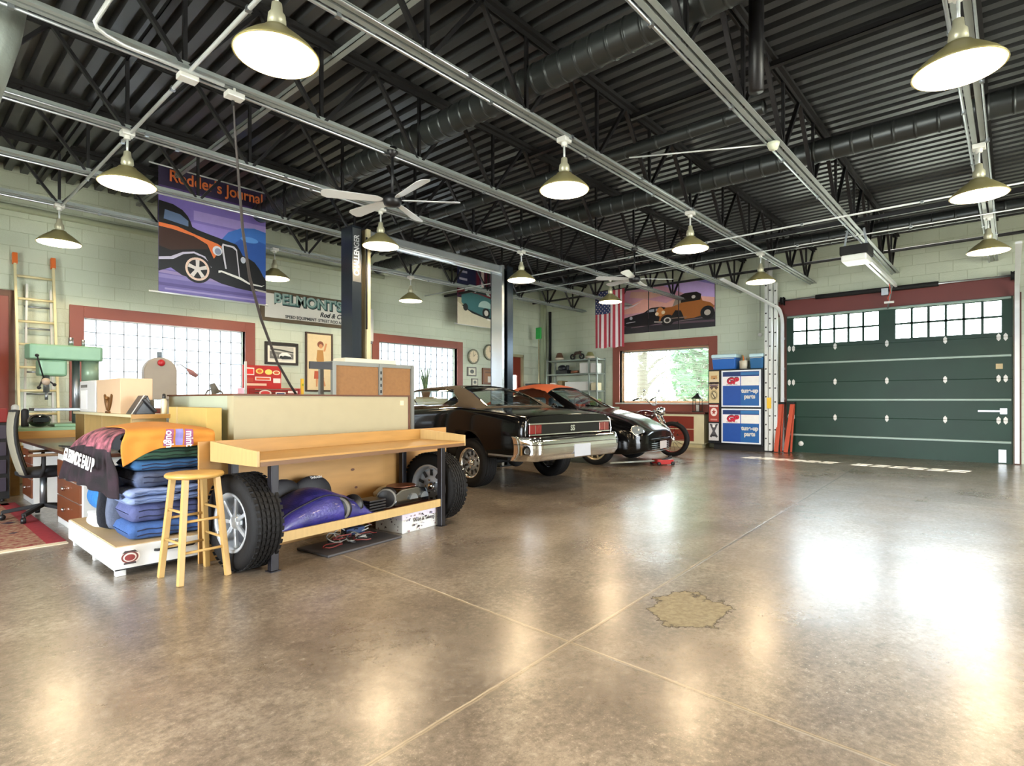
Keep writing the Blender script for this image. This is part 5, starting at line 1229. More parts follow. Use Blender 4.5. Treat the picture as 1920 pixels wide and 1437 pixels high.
# ---- motorcycle engine bits / chrome motorbike between the two cars
def motorcycle(label,loc,rz,Rw,tank,group='motorcycles'):
    m=thing('motorcycle',label,'motorcycle',loc,rz,group=group)
    for y in (0,1.5):
        t=MB().lathe([(Rw-.09,-.045),(Rw-.02,-.055),(Rw,-.02),(Rw,.02),(Rw-.02,.055),(Rw-.09,.045)],(0,y,Rw),axis='X',n=40,closed=True).build('tire',RUB,m)
        MB().lathe([(Rw-.1,-.035),(Rw-.085,-.045),(Rw-.085,.045),(Rw-.1,.035)],(0,y,Rw),axis='X',n=36,closed=True).build('rim',mat('rim_red','#8d2a26',.25,.5) if y==0 else CHROME,t)
        mb=MB()
        for k in range(14): a=2*PI*k/14; mb.cyl((.0,y,Rw),(0,y+(Rw-.095)*math.cos(a),Rw+(Rw-.095)*math.sin(a)),.004,n=5)
        mb.build('spokes',CHROME,t); MB().cyl((-.04,y,Rw),(.04,y,Rw),.05).build('hub',CHROME,t)
        MB().lathe([(Rw+.02,-.07),(Rw+.05,0),(Rw+.02,.07)],(0,y,Rw),axis='X',n=40).build('x',BLK) if False else None
    for s in (-1,1): MB().cyl((s*.09,0,Rw),(s*.1,.38,.98),.022).build('fork_leg',CHROME,m)
    MB().tube([(0,.36,.9),(0,.6,.85),(0,1.0,.75),(0,1.3,.5)],[.03,.12,.12,.04],n=14).build('fuel_tank',tank,m)
    MB().ball((0,.62,.86),.14,(.9,1.7,.8)).build('tank_shell',tank,m)
    MB().box(-.12,.12,.95,1.45,.72,.80).build('seat',BLK,m,bevel=.03)
    e=MB().box(-.16,.16,.5,.95,.28,.5).build('engine_case',CHROME,m,bevel=.04)
    for a in (-.25,.25): MB().cyl((0,.72,.5),(0,.72+a*.6,.74),.07,n=16).build('cylinder',DCHR,e)
    for s in (-1,1): MB().tube([(s*.16,.7,.55),(s*.2,.5,.4),(s*.2,.8,.22),(s*.2,1.6,.25)],[.02,.022,.03,.045],n=10).build('exhaust_pipe',CHROME,m)
    mb=MB(); mb.tube([(-.42,.66,1.2),(-.3,.52,1.25),(-.1,.4,1.08),(.1,.4,1.08),(.3,.52,1.25),(.42,.66,1.2)],.012,n=8); h=mb.build('handlebar',CHROME,m)
    for s in (-1,1): MB().cyl((s*.36,.6,1.225),(s*.45,.7,1.185),.018).build('grip',BLK,h); MB().cyl((s*.3,.52,1.25),(s*.36,.48,1.38),.005).ball((s*.37,.47,1.4),.045,(1,.3,.7)).build('mirror',CHROME,m)
    MB().lathe([(.001,-.1),(.08,-.09),(.095,-.02),(.07,.06),(.001,.09)],(0,.28,.95),axis='Y',n=24).build('headlight',CHROME,m)
    return m
motorcycle('motorcycle with a red-rimmed front wheel standing beyond the convertible',(11.2,5.4,0),R(3),.37,mat('tank_black_red','#3a1416',.15,coat=1))
# floor jack
r=thing('floor_jack','red floor jack with pale handle lying under the convertible nose','floor jack',(9.6,4.85,0),R(-30))
MB().box(-.12,.2,-.11,-.08,.02,.10).box(-.12,.2,.08,.11,.02,.10).box(-.14,-.05,-.1,.1,.03,.11).build('jack_frame',mat('jack_red','#9c1a1c',.3,coat=.4),r,bevel=.006)
MB().bar((-.05,0,.07),(.2,0,.13),.05,.03).cyl((.19,0,.12),(.19,0,.16),.04).build('lift_arm',BLK,r)
for x,y in ((.17,.12),(.17,-.12),(-.12,.12),(-.12,-.12)): MB().cyl((x,y-.015,.035),(x,y+.015,.035),.034).build('caster',BLK,r)
MB().cyl((-.12,0,.08),(-1.05,0,.07),.018).build('handle',mat('handle_grey_green','#8c9087',.4,.4),r)
# ================================================================ walls: banners, pictures, signs
# hot rod banner 1, hanging from the joists in front of the left wall
YB=9.3
a=at(297,308,Y=YB); b=at(498,352,Y=YB); c=at(298,546,Y=YB)
r=thing('car_banner','large purple hanging banner lettered Rodder\'s Journal with a black hot rod','banner',(a.x,YB,c.z))
U=Vector((b.x-a.x,0,0)); V=Vector((0,0,a.z-c.z))
MB().box(a.x,b.x,YB,YB+.004,c.z,a.z).build('banner_sheet',mat('banner_back','#2c2546',.6),r,world=True)
for z in (a.z,c.z-.01): MB().cyl((a.x-.12,YB,z),(b.x+.04,YB,z),.012).build('banner_rod',WC,r,world=True)
for x in (a.x+.05,b.x-.05): MB().cyl((x,YB,a.z),(x,YB,a.z+.12),.004,n=5).build('hanging_wire',STEEL,r,world=True)
road=[('#6f63a0',rect(0,1,0,.18)),('#8a7fb6',rect(0,1,.11,.14)),('#5a4f86',rect(0,1,.05,.075)),('#9c8fc0',rect(.05,.9,.02,.035)),('#9a87b4',[(0,.15),(1,.12),(1,.145),(0,.175)])]
L=[('#8f7fc8',rect(0,1,.18,1)),('#7c6cba',rect(0,1,.6,.8)),('#2c2242',rect(0,1,.83,1)),('#4a3470',rect(0,1,.80,.845)),('#a08fd0',rect(.3,1,.62,.7)),
 ('#3a6fc0',[(.55,.18),(.55,.5),(.62,.58),(.75,.64),(.88,.66),(1,.645),(1,.18)]),('#2d58a8',[(.6,.18),(.62,.45),(.75,.55),(.9,.56),(1,.54),(1,.18)]),('#5b95dd',ell(.83,.55,.09,.025))]+road+[
 ('#0d0c10',[(0,.16),(0,.72),(.12,.71),(.2,.68),(.245,.64),(.27,.60),(.285,.56),(.33,.545),(.45,.525),(.55,.51),(.62,.50),(.70,.485),(.735,.44),(.76,.40),(.82,.385),(.88,.36),(.93,.31),(.97,.25),(1,.22),(1,.12),(.85,.10),(.7,.11),(.55,.13),(.45,.16),(.35,.13),(.2,.15),(.1,.2)]),
 ('#e2743a',[(0,.545),(.15,.54),(.32,.50),(.52,.46),(.56,.44),(.54,.41),(.48,.33),(.42,.44),(.3,.485),(.12,.51),(0,.515)]),
 ('#3a1e12',[(0,.51),(.12,.51),(.3,.48),(.41,.44),(.43,.40),(.3,.38),(.1,.34),(0,.36)]),
 ('#0a0a0c',[(.02,.55),(.25,.53),(.27,.6),(.2,.655),(0,.675),(0,.56)]),('#5a6f92',[(.04,.58),(.25,.555),(.25,.6),(.18,.64),(.05,.655)]),
 ('#c9c3d6',[(0,.272),(.1,.29),(.2,.34),(.3,.36),(.4,.335),(.46,.25),(.44,.25),(.385,.32),(.3,.345),(.21,.325),(.12,.27),(0,.25)]),
 ('#141216',ell(.33,.22,.13,.115)),('#e9c9b4',ell(.33,.22,.108,.095)),('#1a1718',ell(.33,.22,.088,.077)),('#d8cfc9',ell(.33,.22,.03,.026))]
for k in range(5):
    q=R(90+72*k); cx,cy=.33,.22; dx_,dy_=math.cos(q),math.sin(q); px_,py_=-dy_,dx_
    L.append(('#e0d6ce',[(cx+px_*.013,cy+py_*.011),(cx+dx_*.085+px_*.018,cy+dy_*.075+py_*.016),(cx+dx_*.085-px_*.018,cy+dy_*.075-py_*.016),(cx-px_*.013,cy-py_*.011)]))
L+=[('#cfcad2',[(.56,.47),(.67,.465),(.70,.44),(.73,.2),(.72,.2),(.69,.43),(.655,.45),(.57,.455),(.575,.4),(.6,.26),(.585,.26),(.56,.38),(.55,.44)]),
 ('#1c1a1e',[(.58,.45),(.66,.445),(.69,.42),(.72,.2),(.62,.2),(.6,.28)]),
 ('#d9dbe2',ell(.51,.40,.045,.04)),('#8790a8',ell(.515,.395,.03,.028)),('#c6cbd8',ell(.76,.36,.025,.028)),
 ('#e6e3da',[(.52,.235),(.55,.24),(.74,.205),(.82,.17),(.95,.16),(.98,.17),(.95,.15),(.82,.155),(.73,.185),(.55,.225),(.52,.215)]),('#b9b3aa',[(.88,.11),(1,.1),(1,.115),(.88,.125)])]
picture('printed_artwork',L,(a.x,YB,c.z),U,V,(0,-1,0),r)
text('banner_title',"Rodder's Journal",.24,mat('title_orange','#d8713c',.5),(a.x+U.x*.52,YB-.04,c.z+V.z*.925),(1,0,0),(0,-1,0),r,bold=.004,sx=.86)
# banner 2 beside the second lift column
Y2=10.6; a=at(857,498,Y=Y2); c=at(857,607,Y=Y2); b=at(932,520,Y=Y2); W2=b.x-a.x+.25; top=a.z+.42
r=thing('car_banner','narrower hanging banner with a pale green vintage coupe behind the silver column','banner',(a.x,Y2,c.z))
MB().box(a.x,a.x+W2,Y2,Y2+.004,c.z,top).build('banner_sheet',mat('banner_back2','#3b2c3f',.6),r,world=True)
for z in (top,c.z): MB().cyl((a.x-.08,Y2,z),(a.x+W2+.05,Y2,z),.012).build('banner_rod',WC,r,world=True)
L=[('#4e2340',rect(0,1,.38,1)),('#5b3f86',rect(0,1,.84,1)),('#27223a',rect(0,1,.8,.85))]
for k in range(6): L.append(('#d8c7c4' if k%2 else '#6d2236',rect(.40+k*.1,.46+k*.1,.5,.8)))
L+=[('#22284a',rect(0,.38,.42,.8)),('#b9b6c6',rect(.04,.2,.70,.73)),('#b9b6c6',rect(.04,.2,.6,.63)),('#7d2430',rect(0,1,.42,.5)),
 ('#cfc8b0',rect(0,1,0,.36)),('#b3a98c',[(0,.3),(.35,.16),(1,.08),(1,.36),(0,.36)]),
 ('#1d2124',[(.08,.26),(.3,.17),(.75,.10),(.95,.14),(.8,.22),(.3,.3)]),
 ('#3f7276',[(.08,.30),(.08,.42),(.16,.46),(.5,.44),(.78,.40),(.9,.3),(.86,.18),(.7,.14),(.5,.16),(.2,.22)]),
 ('#b9cdc8',[(.14,.44),(.16,.52),(.25,.56),(.5,.56),(.62,.52),(.7,.44),(.5,.46),(.2,.46)]),('#2b3a40',[(.2,.46),(.22,.515),(.34,.53),(.34,.455)]),('#2b3a40',[(.38,.455),(.38,.53),(.55,.52),(.62,.45)]),
 ('#a9c4be',ell(.58,.27,.15,.1,a0=0,a1=180)),('#17181a',ell(.6,.2,.085,.07)),('#d9d2c8',ell(.6,.2,.045,.04)),('#17181a',ell(.16,.24,.05,.05)),
 ('#c98f6c',[(.72,.2),(.95,.17),(.95,.12),(.7,.15)]),('#7f9aa0',[(.8,.22),(.98,.22),(.98,.38),(.84,.4)]),('#e8c07a',ell(.8,.36,.05,.03)),('#e3dfd6',[(.62,.1),(.96,.07),(.96,.095),(.62,.125)])]
picture('printed_artwork',L,(a.x,Y2,c.z),(W2,0,0),(0,0,top-c.z),(0,-1,0),r)
text('banner_title',"Rodder's Journal",.21,mat('title_pale','#d9d4df',.5),(a.x+W2*.5,Y2-.035,c.z+(top-c.z)*.9),(1,0,0),(0,-1,0),r,bold=.003,sx=.8)
# Belmont's sign
a=at(490,541,Y=YW-.08); c=at(490,600,Y=YW-.08); b=at(692,570,Y=YW-.08); xr=b.x+.05
r=thing('shop_sign','framed white sign lettered Belmont\'s above the pictures','sign',(a.x,YW-.04,c.z))
MB().box(a.x,xr,YW-.08,YW-.005,c.z,a.z).build('sign_frame',mat('sign_frame_brown','#5c4c33',.5,noise=.2),r,bevel=.01,world=True)
MB().box(a.x+.07,xr-.07,YW-.09,YW-.08,c.z+.07,a.z-.07).build('sign_board',mat('sign_white','#dedbd0',.5),r,world=True)
SH=mat('sign_teal','#3f6e68',.5); SB=mat('ink_black','#1c1f1f',.5)
text('sign_shadow',"BELMONT'S",.29,SB,(6.11,YW-.092,3.235),(1,0,0),(0,-1,0),r,bold=.024,sx=1.03)
text('sign_outline',"BELMONT'S",.29,SH,(6.095,YW-.0945,3.245),(1,0,0),(0,-1,0),r,bold=.016,sx=1.03)
text('sign_title',"BELMONT'S",.29,mat('letter_grey_green','#93aba2',.5),(6.085,YW-.098,3.255),(1,0,0),(0,-1,0),r,bold=.004,sx=1.03)
text('sign_line',"Rod & Custom",.14,SB,(6.75,YW-.0975,3.03),(1,0,0),(0,-1,0),r,bold=.004,shear=.35)
text('sign_line',"SPEED EQUIPMENT· STREET ROD ACCESSORIES",.088,SB,(6.42,YW-.095,2.905),(1,0,0),(0,-1,0),r,bold=.002,sx=.93)
# framed pictures
def framed(label,p0,p1,layers,fr,mat_col='#e8e2cf',w=.05):
    a=at(*p0,Y=YW-.04); b=at(*p1,Y=YW-.04)
    r=thing('framed_picture',label,'picture',(a.x,YW-.02,b.z))
    mb=MB(); x0,x1,z0,z1=a.x,b.x,b.z,a.z
    mb.box(x0,x1,YW-.05,YW-.005,z1-w,z1).box(x0,x1,YW-.05,YW-.005,z0,z0+w).box(x0,x0+w,YW-.05,YW-.005,z0+w,z1-w).box(x1-w,x1,YW-.05,YW-.005,z0+w,z1-w)
    mb.build('picture_frame',fr,r,bevel=.005,world=True)
    picture('picture_print',[(mat_col,rect(0,1,0,1))]+layers,(x0+w,YW-.03,z0+w),(x1-x0-2*w,0,0),(0,0,z1-z0-2*w),(0,-1,0),r)
    return r
FB=mat('frame_black','#241d16',.4)
framed('black framed old photograph of a race car above the red tool chest',(497,640),(559,686),[('#3c3c38',rect(.0,1,.92,1)),('#6a6963',rect(.08,.92,.1,.9)),('#b9b6aa',[(.08,.62),(.92,.5),(.92,.9),(.08,.9)]),('#33352f',[(.1,.7),(.4,.66),(.92,.55),(.92,.62),(.5,.74),(.1,.78)]),('#d5d2c6',rect(.08,.92,.1,.2)),('#e6e5de',[(.4,.42),(.5,.55),(.68,.57),(.8,.45),(.85,.3),(.4,.28)]),('#20211f',ell(.48,.3,.06,.08)),('#20211f',ell(.78,.28,.06,.08)),('#23282a',[(.45,.28),(.6,.4),(.8,.35),(.82,.2),(.5,.18)]),('#8b8980',ell(.25,.4,.12,.1))],FB)
framed('tall framed figure print beside the lift column',(573,622),(624,735),[('#dcc79a',rect(0,1,0,1)),('#b5823f',[(.42,.72),(.66,.72),(.7,.5),(.62,.4),(.44,.4),(.38,.55)]),('#7a3d24',ell(.55,.82,.13,.06)),('#c98a5a',ell(.56,.79,.08,.04)),('#efe3c4',ell(.55,.44,.19,.05)),('#b4522f',[(.3,.34),(.62,.34),(.7,.2),(.28,.2)]),('#c98a5a',[(.36,.2),(.44,.2),(.42,.06),(.36,.06)]),('#c98a5a',[(.6,.2),(.68,.2),(.76,.08),(.7,.06)]),('#c98a5a',[(.66,.7),(.74,.7),(.82,.84),(.76,.85)])],mat('frame_dark_wood','#3a2413',.4),w=.035)
framed('brown framed picture low beside the silver lift column',(905,690),(934,722),[('#8a5a30',rect(0,1,0,1)),('#d8d2c4',rect(.3,.6,.0,.5)),('#5e3a20',rect(.1,.9,.75,.9))],mat('frame_brown','#6b3d1c',.4),w=.06)
# wall clocks
for i,(px,py,rr,lb) in enumerate(((888,669,13,'lower left round wall clock right of the second block window'),(918,661,14,'upper right round wall clock partly behind the silver column'))):
    c=at(px,py,Y=YW-.05); rad=rr*.016
    k=thing('wall_clock',lb,'clock',c,group='wall clocks')
    MB().lathe([(.001,0),(rad*.8,0),(rad*.82,-.015),(rad,-.02),(rad,.02),(.001,.02)],axis='Y',n=36).build('clock_case',mat('clock_rim','#8b8a76',.35,.4),k)
    MB().lathe([(.001,-.003),(rad*.8,-.003)],axis='Y',n=36).build('clock_face',mat('clock_cream','#e0cfae',.5),k,fix=False)
    mb=MB()
    for h in range(12): q=2*PI*h/12; mb.cyl((rad*.66*math.cos(q),-.006,rad*.66*math.sin(q)),(rad*.76*math.cos(q),-.006,rad*.76*math.sin(q)),.004,n=4)
    mb.build('hour_marks',BLK,k)
    MB().bar((0,-.01,0),(rad*.3,-.01,rad*.35),.01,.004).build('hour_hand',BLK,k); MB().bar((0,-.012,0),(-rad*.1,-.012,rad*.65),.007,.003).build('minute_hand',BLK,k)
for p0,p1,lb in (((876,688),(893,706),'small framed plaque under the lower clock'),((884,710),(896,724),'tiny plaque below the small framed plaque')):
    a=at(*p0,Y=YW-.02);b=at(*p1,Y=YW-.02); r=thing('wall_plaque',lb,'plaque',(a.x,YW-.02,b.z)); MB().box(a.x,b.x,YW-.03,YW-.003,b.z,a.z).build('plaque_frame',GREYP,r,bevel=.004,world=True); picture('plaque_print',[('#d6d2bd',rect(.12,.88,.12,.88)),('#4e544e',ell(.5,.5,.22))],(a.x,YW-.031,b.z),(b.x-a.x,0,0),(0,0,a.z-b.z),(0,-1,0),r)
# snake plant on the sill of window 2
r=thing('potted_snake_plant','spiky snake plant in a pot on the second block window sill','plant',(9.05,YW-.16,1.24))
rd=random.Random(2)
MB().lathe([(.001,0),(.09,0),(.12,.16),(.11,.17),(.10,.15),(.001,.14)],(9.05,10.9,1.27),n=24).build('pot',mat('pot_terracotta','#8a5a3c',.6),r,world=True)
PL=mat('leaf_snake','#4c6a4c',.45,col2='#7d9468',scale=12)
for k in range(12):
    q=rd.uniform(0,6.28); l=rd.uniform(.35,.75); s=rd.uniform(.02,.06); bx,by=9.05+s*math.cos(q),10.9+s*math.sin(q)
    mb=MB(); w_=.028; lean=Vector((math.cos(q)*.12,math.sin(q)*.12,0)); tw=Vector((math.cos(q+1),math.sin(q+1),0))
    mb.grid(lambda u,v:Vector((bx,by,1.4))+Vector((0,0,l*u))+lean*u*u+tw*(w_*(v-.5)*2*(1-u**3)),8,2); mb.build('leaf',PL,r,world=True,solid=.006)
MB().box(8.85,9.3,10.75,11.05,1.23,1.27).build('saucer',mat('saucer_tan','#b59a74',.5),r,world=True)
o=MB().box(8.8,9.6,10.7,11.1,0,1.229).build('low_cabinet',CREAM,bevel=.006); tag(o,'cream cabinet under the second block window holding the snake plant','cabinet')
# triptych on the right wall
ya,yb=8.27,5.63; z0,z1=3.06,4.29
sky=[('#d9a3b8',rect(0,1,.3,1)),('#ecb3a6',[(0,.6),(.25,.75),(.5,.6),(.8,.8),(1,.7),(1,.45),(0,.45)]),('#cbb0ea',[(.45,1),(1,1),(1,.6),(.75,.7),(.6,.85)]),('#8f86cf',[(.8,1),(1,1),(1,.86)]),('#e0b2a2',[(.1,.95),(.3,.9),(.5,.78),(.3,.74),(.08,.82)]),('#ece4ea',[(0,.55),(.12,.6),(.22,.7),(.1,.62),(0,.62)]),
 ('#2c2a30',rect(0,1,0,.3)),('#5e4a56',[(0,.16),(1,.1),(1,.14),(0,.2)]),('#7d6a72',[(.1,.12),(.95,.2),(.95,.215),(.1,.135)]),
 ('#17161a',[(.0,.2),(.02,.36),(.12,.40),(.25,.44),(.3,.5),(.33,.53),(.45,.53),(.54,.47),(.56,.2),(.3,.14),(.05,.16)]),('#c9ccd6',ell(.1,.345,.018,.035)),('#d5d2da',[(.04,.235),(.15,.25),(.15,.265),(.04,.25)]),
 ('#9fa6b4',[(.29,.44),(.31,.49),(.37,.5),(.37,.44)]),('#9fa6b4',[(.385,.44),(.385,.5),(.45,.5),(.48,.44)]),
 ('#a5632c',[(.42,.22),(.44,.42),(.5,.5),(.56,.5),(.62,.56),(.64,.72),(.70,.74),(.82,.72),(.86,.68),(.88,.56),(.96,.5),(1,.42),(.97,.3),(.8,.22),(.6,.2)]),
 ('#1f1712',[(.60,.56),(.62,.7),(.70,.76),(.82,.76),(.87,.7),(.86,.58)]),('#9a8c80',[(.57,.5),(.6,.66),(.66,.7),(.66,.56)]),('#d6cfc6',ell(.79,.66,.02,.035)),
 ('#161416',[(.56,.3),(.6,.42),(.66,.4),(.7,.2),(.56,.16)]),('#141316',ell(.515,.22,.075,.12)),('#cfc9c2',ell(.515,.22,.04,.065)),('#2a2420',ell(.515,.22,.025,.04)),
 ('#141316',ell(.93,.3,.07,.14)),('#b7afa6',ell(.93,.3,.032,.06)),('#d98c4a',ell(.435,.42,.04,.1)),('#f0dcc0',ell(.40,.38,.02,.04)),('#f0dcc0',ell(.47,.40,.02,.04)),('#d8cfc4',[(.37,.2),(.46,.18),(.46,.2),(.37,.22)]),('#8a7468',[(.56,.24),(.72,.24),(.72,.26),(.56,.26)])]
def clip(poly,x0,x1):
    def half(P,f,x):
        o=[]
        for i in range(len(P)):
            A,B_=P[i-1],P[i]; ia,ib=f(A[0],x),f(B_[0],x)
            if ia!=ib: t=(x-A[0])/(B_[0]-A[0]); o.append((x,A[1]+(B_[1]-A[1])*t))
            if ib: o.append(B_)
        return o
    P=half(poly,lambda v,x:v>=x,x0)
    return half(P,lambda v,x:v<=x,x1) if P else []
for k,(s0,s1,lb) in enumerate(((0,.3,'left panel of the three-part car picture beside the flag'),(.31,.63,'middle panel of the three-part car picture'),(.64,1,'right panel of the three-part car picture with the tan coupe'))):
    y_a=ya+(yb-ya)*s0; y_b=ya+(yb-ya)*s1
    r=thing('picture_panel',lb,'picture',(XW-.03,(y_a+y_b)/2,z0),group='three-part car picture')
    MB().box(XW-.05,XW-.006,y_b,y_a,z0,z1).build('panel_board',mat('panel_edge','#2a2830',.5),r,world=True)
    L=[]
    for c,p in sky:
        q=clip(p,s0,s1)
        if len(q)>2: L.append((c,[((x-s0)/(s1-s0),y) for x,y in q]))
    picture('panel_print',L,(XW-.051,y_a,z0),(0,y_b-y_a,0),(0,0,z1-z0),(-1,0,0),r,step=.0007)
# flag
XF=13.0; fy0,fy1=8.52,7.60; fz1,fz0=4.12,2.60
r=thing('hanging_flag','red white and blue striped flag hanging vertically from the joist','flag',(XF,8.06,fz1))
def fw(u,v): return Vector((XF+.035*math.sin(u*17+1)*(.3+v*.7),fy0+(fy1-fy0)*u,fz1+(fz0-fz1)*v+.015*math.sin(u*17)*v))
FRD=mat('flag_red','#b23a48',.8); FWT=mat('flag_white','#e6dcdc',.8); FBL=mat('flag_blue','#333c6b',.8)
def fm(u,v):
    if u<7/13 and v<.4: return 2
    return 0 if int(u*13)%2==0 else 1
mb=MB(); mb.grid(fw,52,40,mfn=fm); fo=mb.build('flag_cloth',[FRD,FWT,FBL],r,world=True,fix=False)
mb=MB()
for i in range(9):
    for j in range(11):
        if (i+j)%2: continue
        cu=(.5+i*.75)/13; cv=(.02+j*.036); p=fw(cu+.01,cv)
        pts=[]
        for k in range(10):
            q=PI/2+PI*k/5; rr=.022 if k%2==0 else .009; pts.append((rr*math.cos(q),rr*math.sin(q)))
        mb.prism(pts,p+Vector((-.012,0,0)),(0,-1,0),(0,0,1),(0,0,0))
mb.build('stars',FWT,r,world=True,fix=False)
MB().cyl((XF,8.6,fz1+.01),(XF,7.5,fz1+.01),.012).build('flag_rod',BLK,r,world=True)
# ================================================================ things along the right wall
# steel shelving
r=thing('steel_shelving','grey green steel shelving unit left of the window','shelving',(13.75,9.7,0))
SHG=mat('shelf_grey_green','#7c867f',.45,.1); ys0,ys1=8.78,10.6; x0,x1=13.5,13.95
for z in (.2,.85,1.45,1.95,2.36): MB().box(x0,x1,ys0,ys1,z-.02,z+.02).build('shelf_board',SHG,r,bevel=.003,world=True)
for y in (ys0,ys1-.04,9.05):
    for x in ((x0,x1-.04) if y!=9.05 else (x0,)): MB().box(x-.002,x+.04,y,y+.04,0,2.4).build('upright',SHG,r,world=True)
items=[]
def bx(label,name,y0,y1,z,h,m,x=13.56,d=.28,cat='box',bev=.006):
    o=MB().box(x,x+d,y0,y1,z+.021,z+.021+h).build(name,m,bevel=bev); return tag(o,label,cat)
bx('white carton on the second shelf from the top, right of centre','white_carton',9.1,9.42,1.95,.3,WHT)
bx('white carton on the second shelf from the top, at its right end','white_carton',8.85,9.04,1.95,.28,WHT)
bx('long white box on the middle shelf of the steel shelving','long_carton',9.12,9.95,1.45,.26,mat('carton_white2','#cfd0cc',.5))
bx('pale tub on the middle shelf at its left end','storage_tub',10.28,10.52,1.45,.24,mat('tub_cream','#d8cdbd',.5))
bx('brown box on the middle shelf beside the pale tub','brown_box',10.05,10.22,1.45,.3,mat('box_olive','#7a6a44',.6))
bx('small cream box on the middle shelf at its right end','cream_box',8.85,9.02,1.45,.22,CREAM)
bx('teal bin on the lower shelf of the steel shelving','teal_bin',9.15,9.8,.85,.34,mat('bin_teal','#2f6d74',.4))
bx('green patterned bin on the lower shelf, right side','green_bin',8.86,9.05,.85,.36,mat('bin_green','#7a9a5c',.5))
bx('dark toolbox on the lower shelf, left side','dark_toolbox',9.95,10.45,.85,.3,DGREY)
for (y,z,c,h,lb) in ((10.25,2.36,'#6b4a35',.13,'brown lidded jar on the top shelf, left end'),(9.15,2.36,'#8c8c5a',.1,'small green capped pot on the top shelf, right end')):
    k=thing('jar',lb,'jar',(13.7,y,z+.021)); MB().lathe([(.001,0),(.1,0),(.14,.05),(.12,.09),(.001,.1)],n=20).build('jar_body',mat('jar_cream','#cbbfa8',.5),k); MB().lathe([(.13,.085),(.12,.1),(.07,.1+h),(.001,.11+h)],n=20).build('jar_lid',mat('lid_'+c.strip('#'),c,.5),k)
k=thing('model_bike','small dark model motorcycle on the top shelf','model',(13.7,9.6,2.381))
for y in (-.16,.16): MB().lathe([(.05,-.015),(.09,-.015),(.09,.015),(.05,.015)],(0,y,.09),axis='X',n=20,closed=True).build('wheel',BLK,k)
MB().tube([(0,-.16,.09),(0,-.1,.2),(0,.05,.2),(0,.16,.09)],[.015,.05,.05,.02],n=8).cyl((-.08,-.12,.24),(.08,-.12,.24),.01).build('frame',mat('model_brown','#4b3730',.4,.3),k)
k=thing('model_engine','black engine casting on the second shelf from the top','engine part',(13.7,10.1,1.971))
MB().box(-.1,.12,-.2,.2,0,.12).ball((0,.05,.18),.12,(.9,1.2,.8)).cyl((0,-.15,.1),(0,-.15,.26),.05).build('casting',mat('casting_black','#23262a',.4,.4),k,bevel=.01)
MB().cyl((-.02,-.3,.05),(-.02,-.55,.06),.04).build('orange_hose',mat('copper_orange','#8a5236',.5),k)
# broom and red can near the corner
r=thing('push_broom','green headed broom standing upside down against the corner','broom',(13.2,10.85,0))
g1=at(1010,633,X=13.3); g2=at(1026,735,X=13.3)
MB().cyl((13.3,10.7,0),(13.3,g1.y,g1.z),.02).build('handle',mat('broom_wood','#a59a7c',.5),r,world=True)
MB().box(13.27,13.33,g1.y-.1,g1.y+.1,g1.z-.05,g1.z+.3).build('broom_head',mat('broom_green','#2fa84c',.6,noise=.3,scale=50),r,bevel=.02,world=True)
p=at(1000,712,X=12.9)
r=thing('air_compressor','red tank with black top behind the orange car roof','compressor',(12.9,p.y,0))
MB().lathe([(.001,0),(.24,0),(.27,.1),(.27,1.0),(.2,1.1),(.001,1.12)],n=28).build('tank',REDP,r)
MB().box(-.15,.15,-.18,.18,1.12,1.62).build('red_housing',REDP,r,bevel=.06)
MB().box(-.15,.15,-.2,.2,1.62,1.68).build('black_top',BLKM,r,bevel=.02)
MB().box(-.2,-.15,.22,.27,0,1.6).build('pale_bar',mat('bar_cream','#cfc4ae',.5),r)
# sideboard
r=thing('sideboard','cream sideboard with red drawers and brown top under the window','sideboard',(13.8,6.6,0))
CR2=mat('sideboard_cream','#cfc9a6',.45); RD2=mat('sideboard_red','#7d2e22',.4,noise=.1)
MB().box(13.6,14.06,5.72,8.6,.1,.84).build('carcass',CR2,r,bevel=.004,world=True)
MB().box(13.64,14.06,5.78,8.55,0,.1).build('plinth',mat('plinth_tan','#b9ae88',.5),r,world=True)
MB().box(13.56,14.07,5.68,8.64,.84,.89).build('top',mat('sideboard_top','#5b2b22',.35,coat=.3),r,bevel=.006,world=True)
for y0,y1 in ((5.98,6.82),(6.92,7.7),(7.8,8.52)):
    for z0,z1 in ((.16,.45),(.47,.78)):
        d=MB().box(13.585,13.6,y0,y1,z0,z1).build('drawer_front',RD2,r,bevel=.003,world=True)
        MB().ball((13.575,(y0+y1)/2,(z0+z1)/2),.02).build('knob',BLK,d)
# lantern
p=at(1306,757,X=13.75)
r=thing('lantern','black metal candle lantern on the sideboard top','lantern',(13.75,5.95,.891))
mb=MB()
for x in (-.09,.08):
    for y in (-.09,.08): mb.box(x,x+.012,y,y+.012,.02,.34)
mb.build('cage',BLK,r)
MB().box(-.1,.1,-.1,.1,0,.02).build('base',BLK,r)
MB().lathe([(.17,.34),(.04,.45),(.03,.47),(.001,.475)],n=4,M=Matrix.Rotation(R(45),4,'Z')).tube([(0,-.02,.46),(0,-.03,.5),(0,0,.53),(0,.03,.5),(0,.02,.46)],.006,n=6).build('roof',BLK,r)
MB().cyl((0,0,.02),(0,0,.18),.035).build('candle',WHT,r)
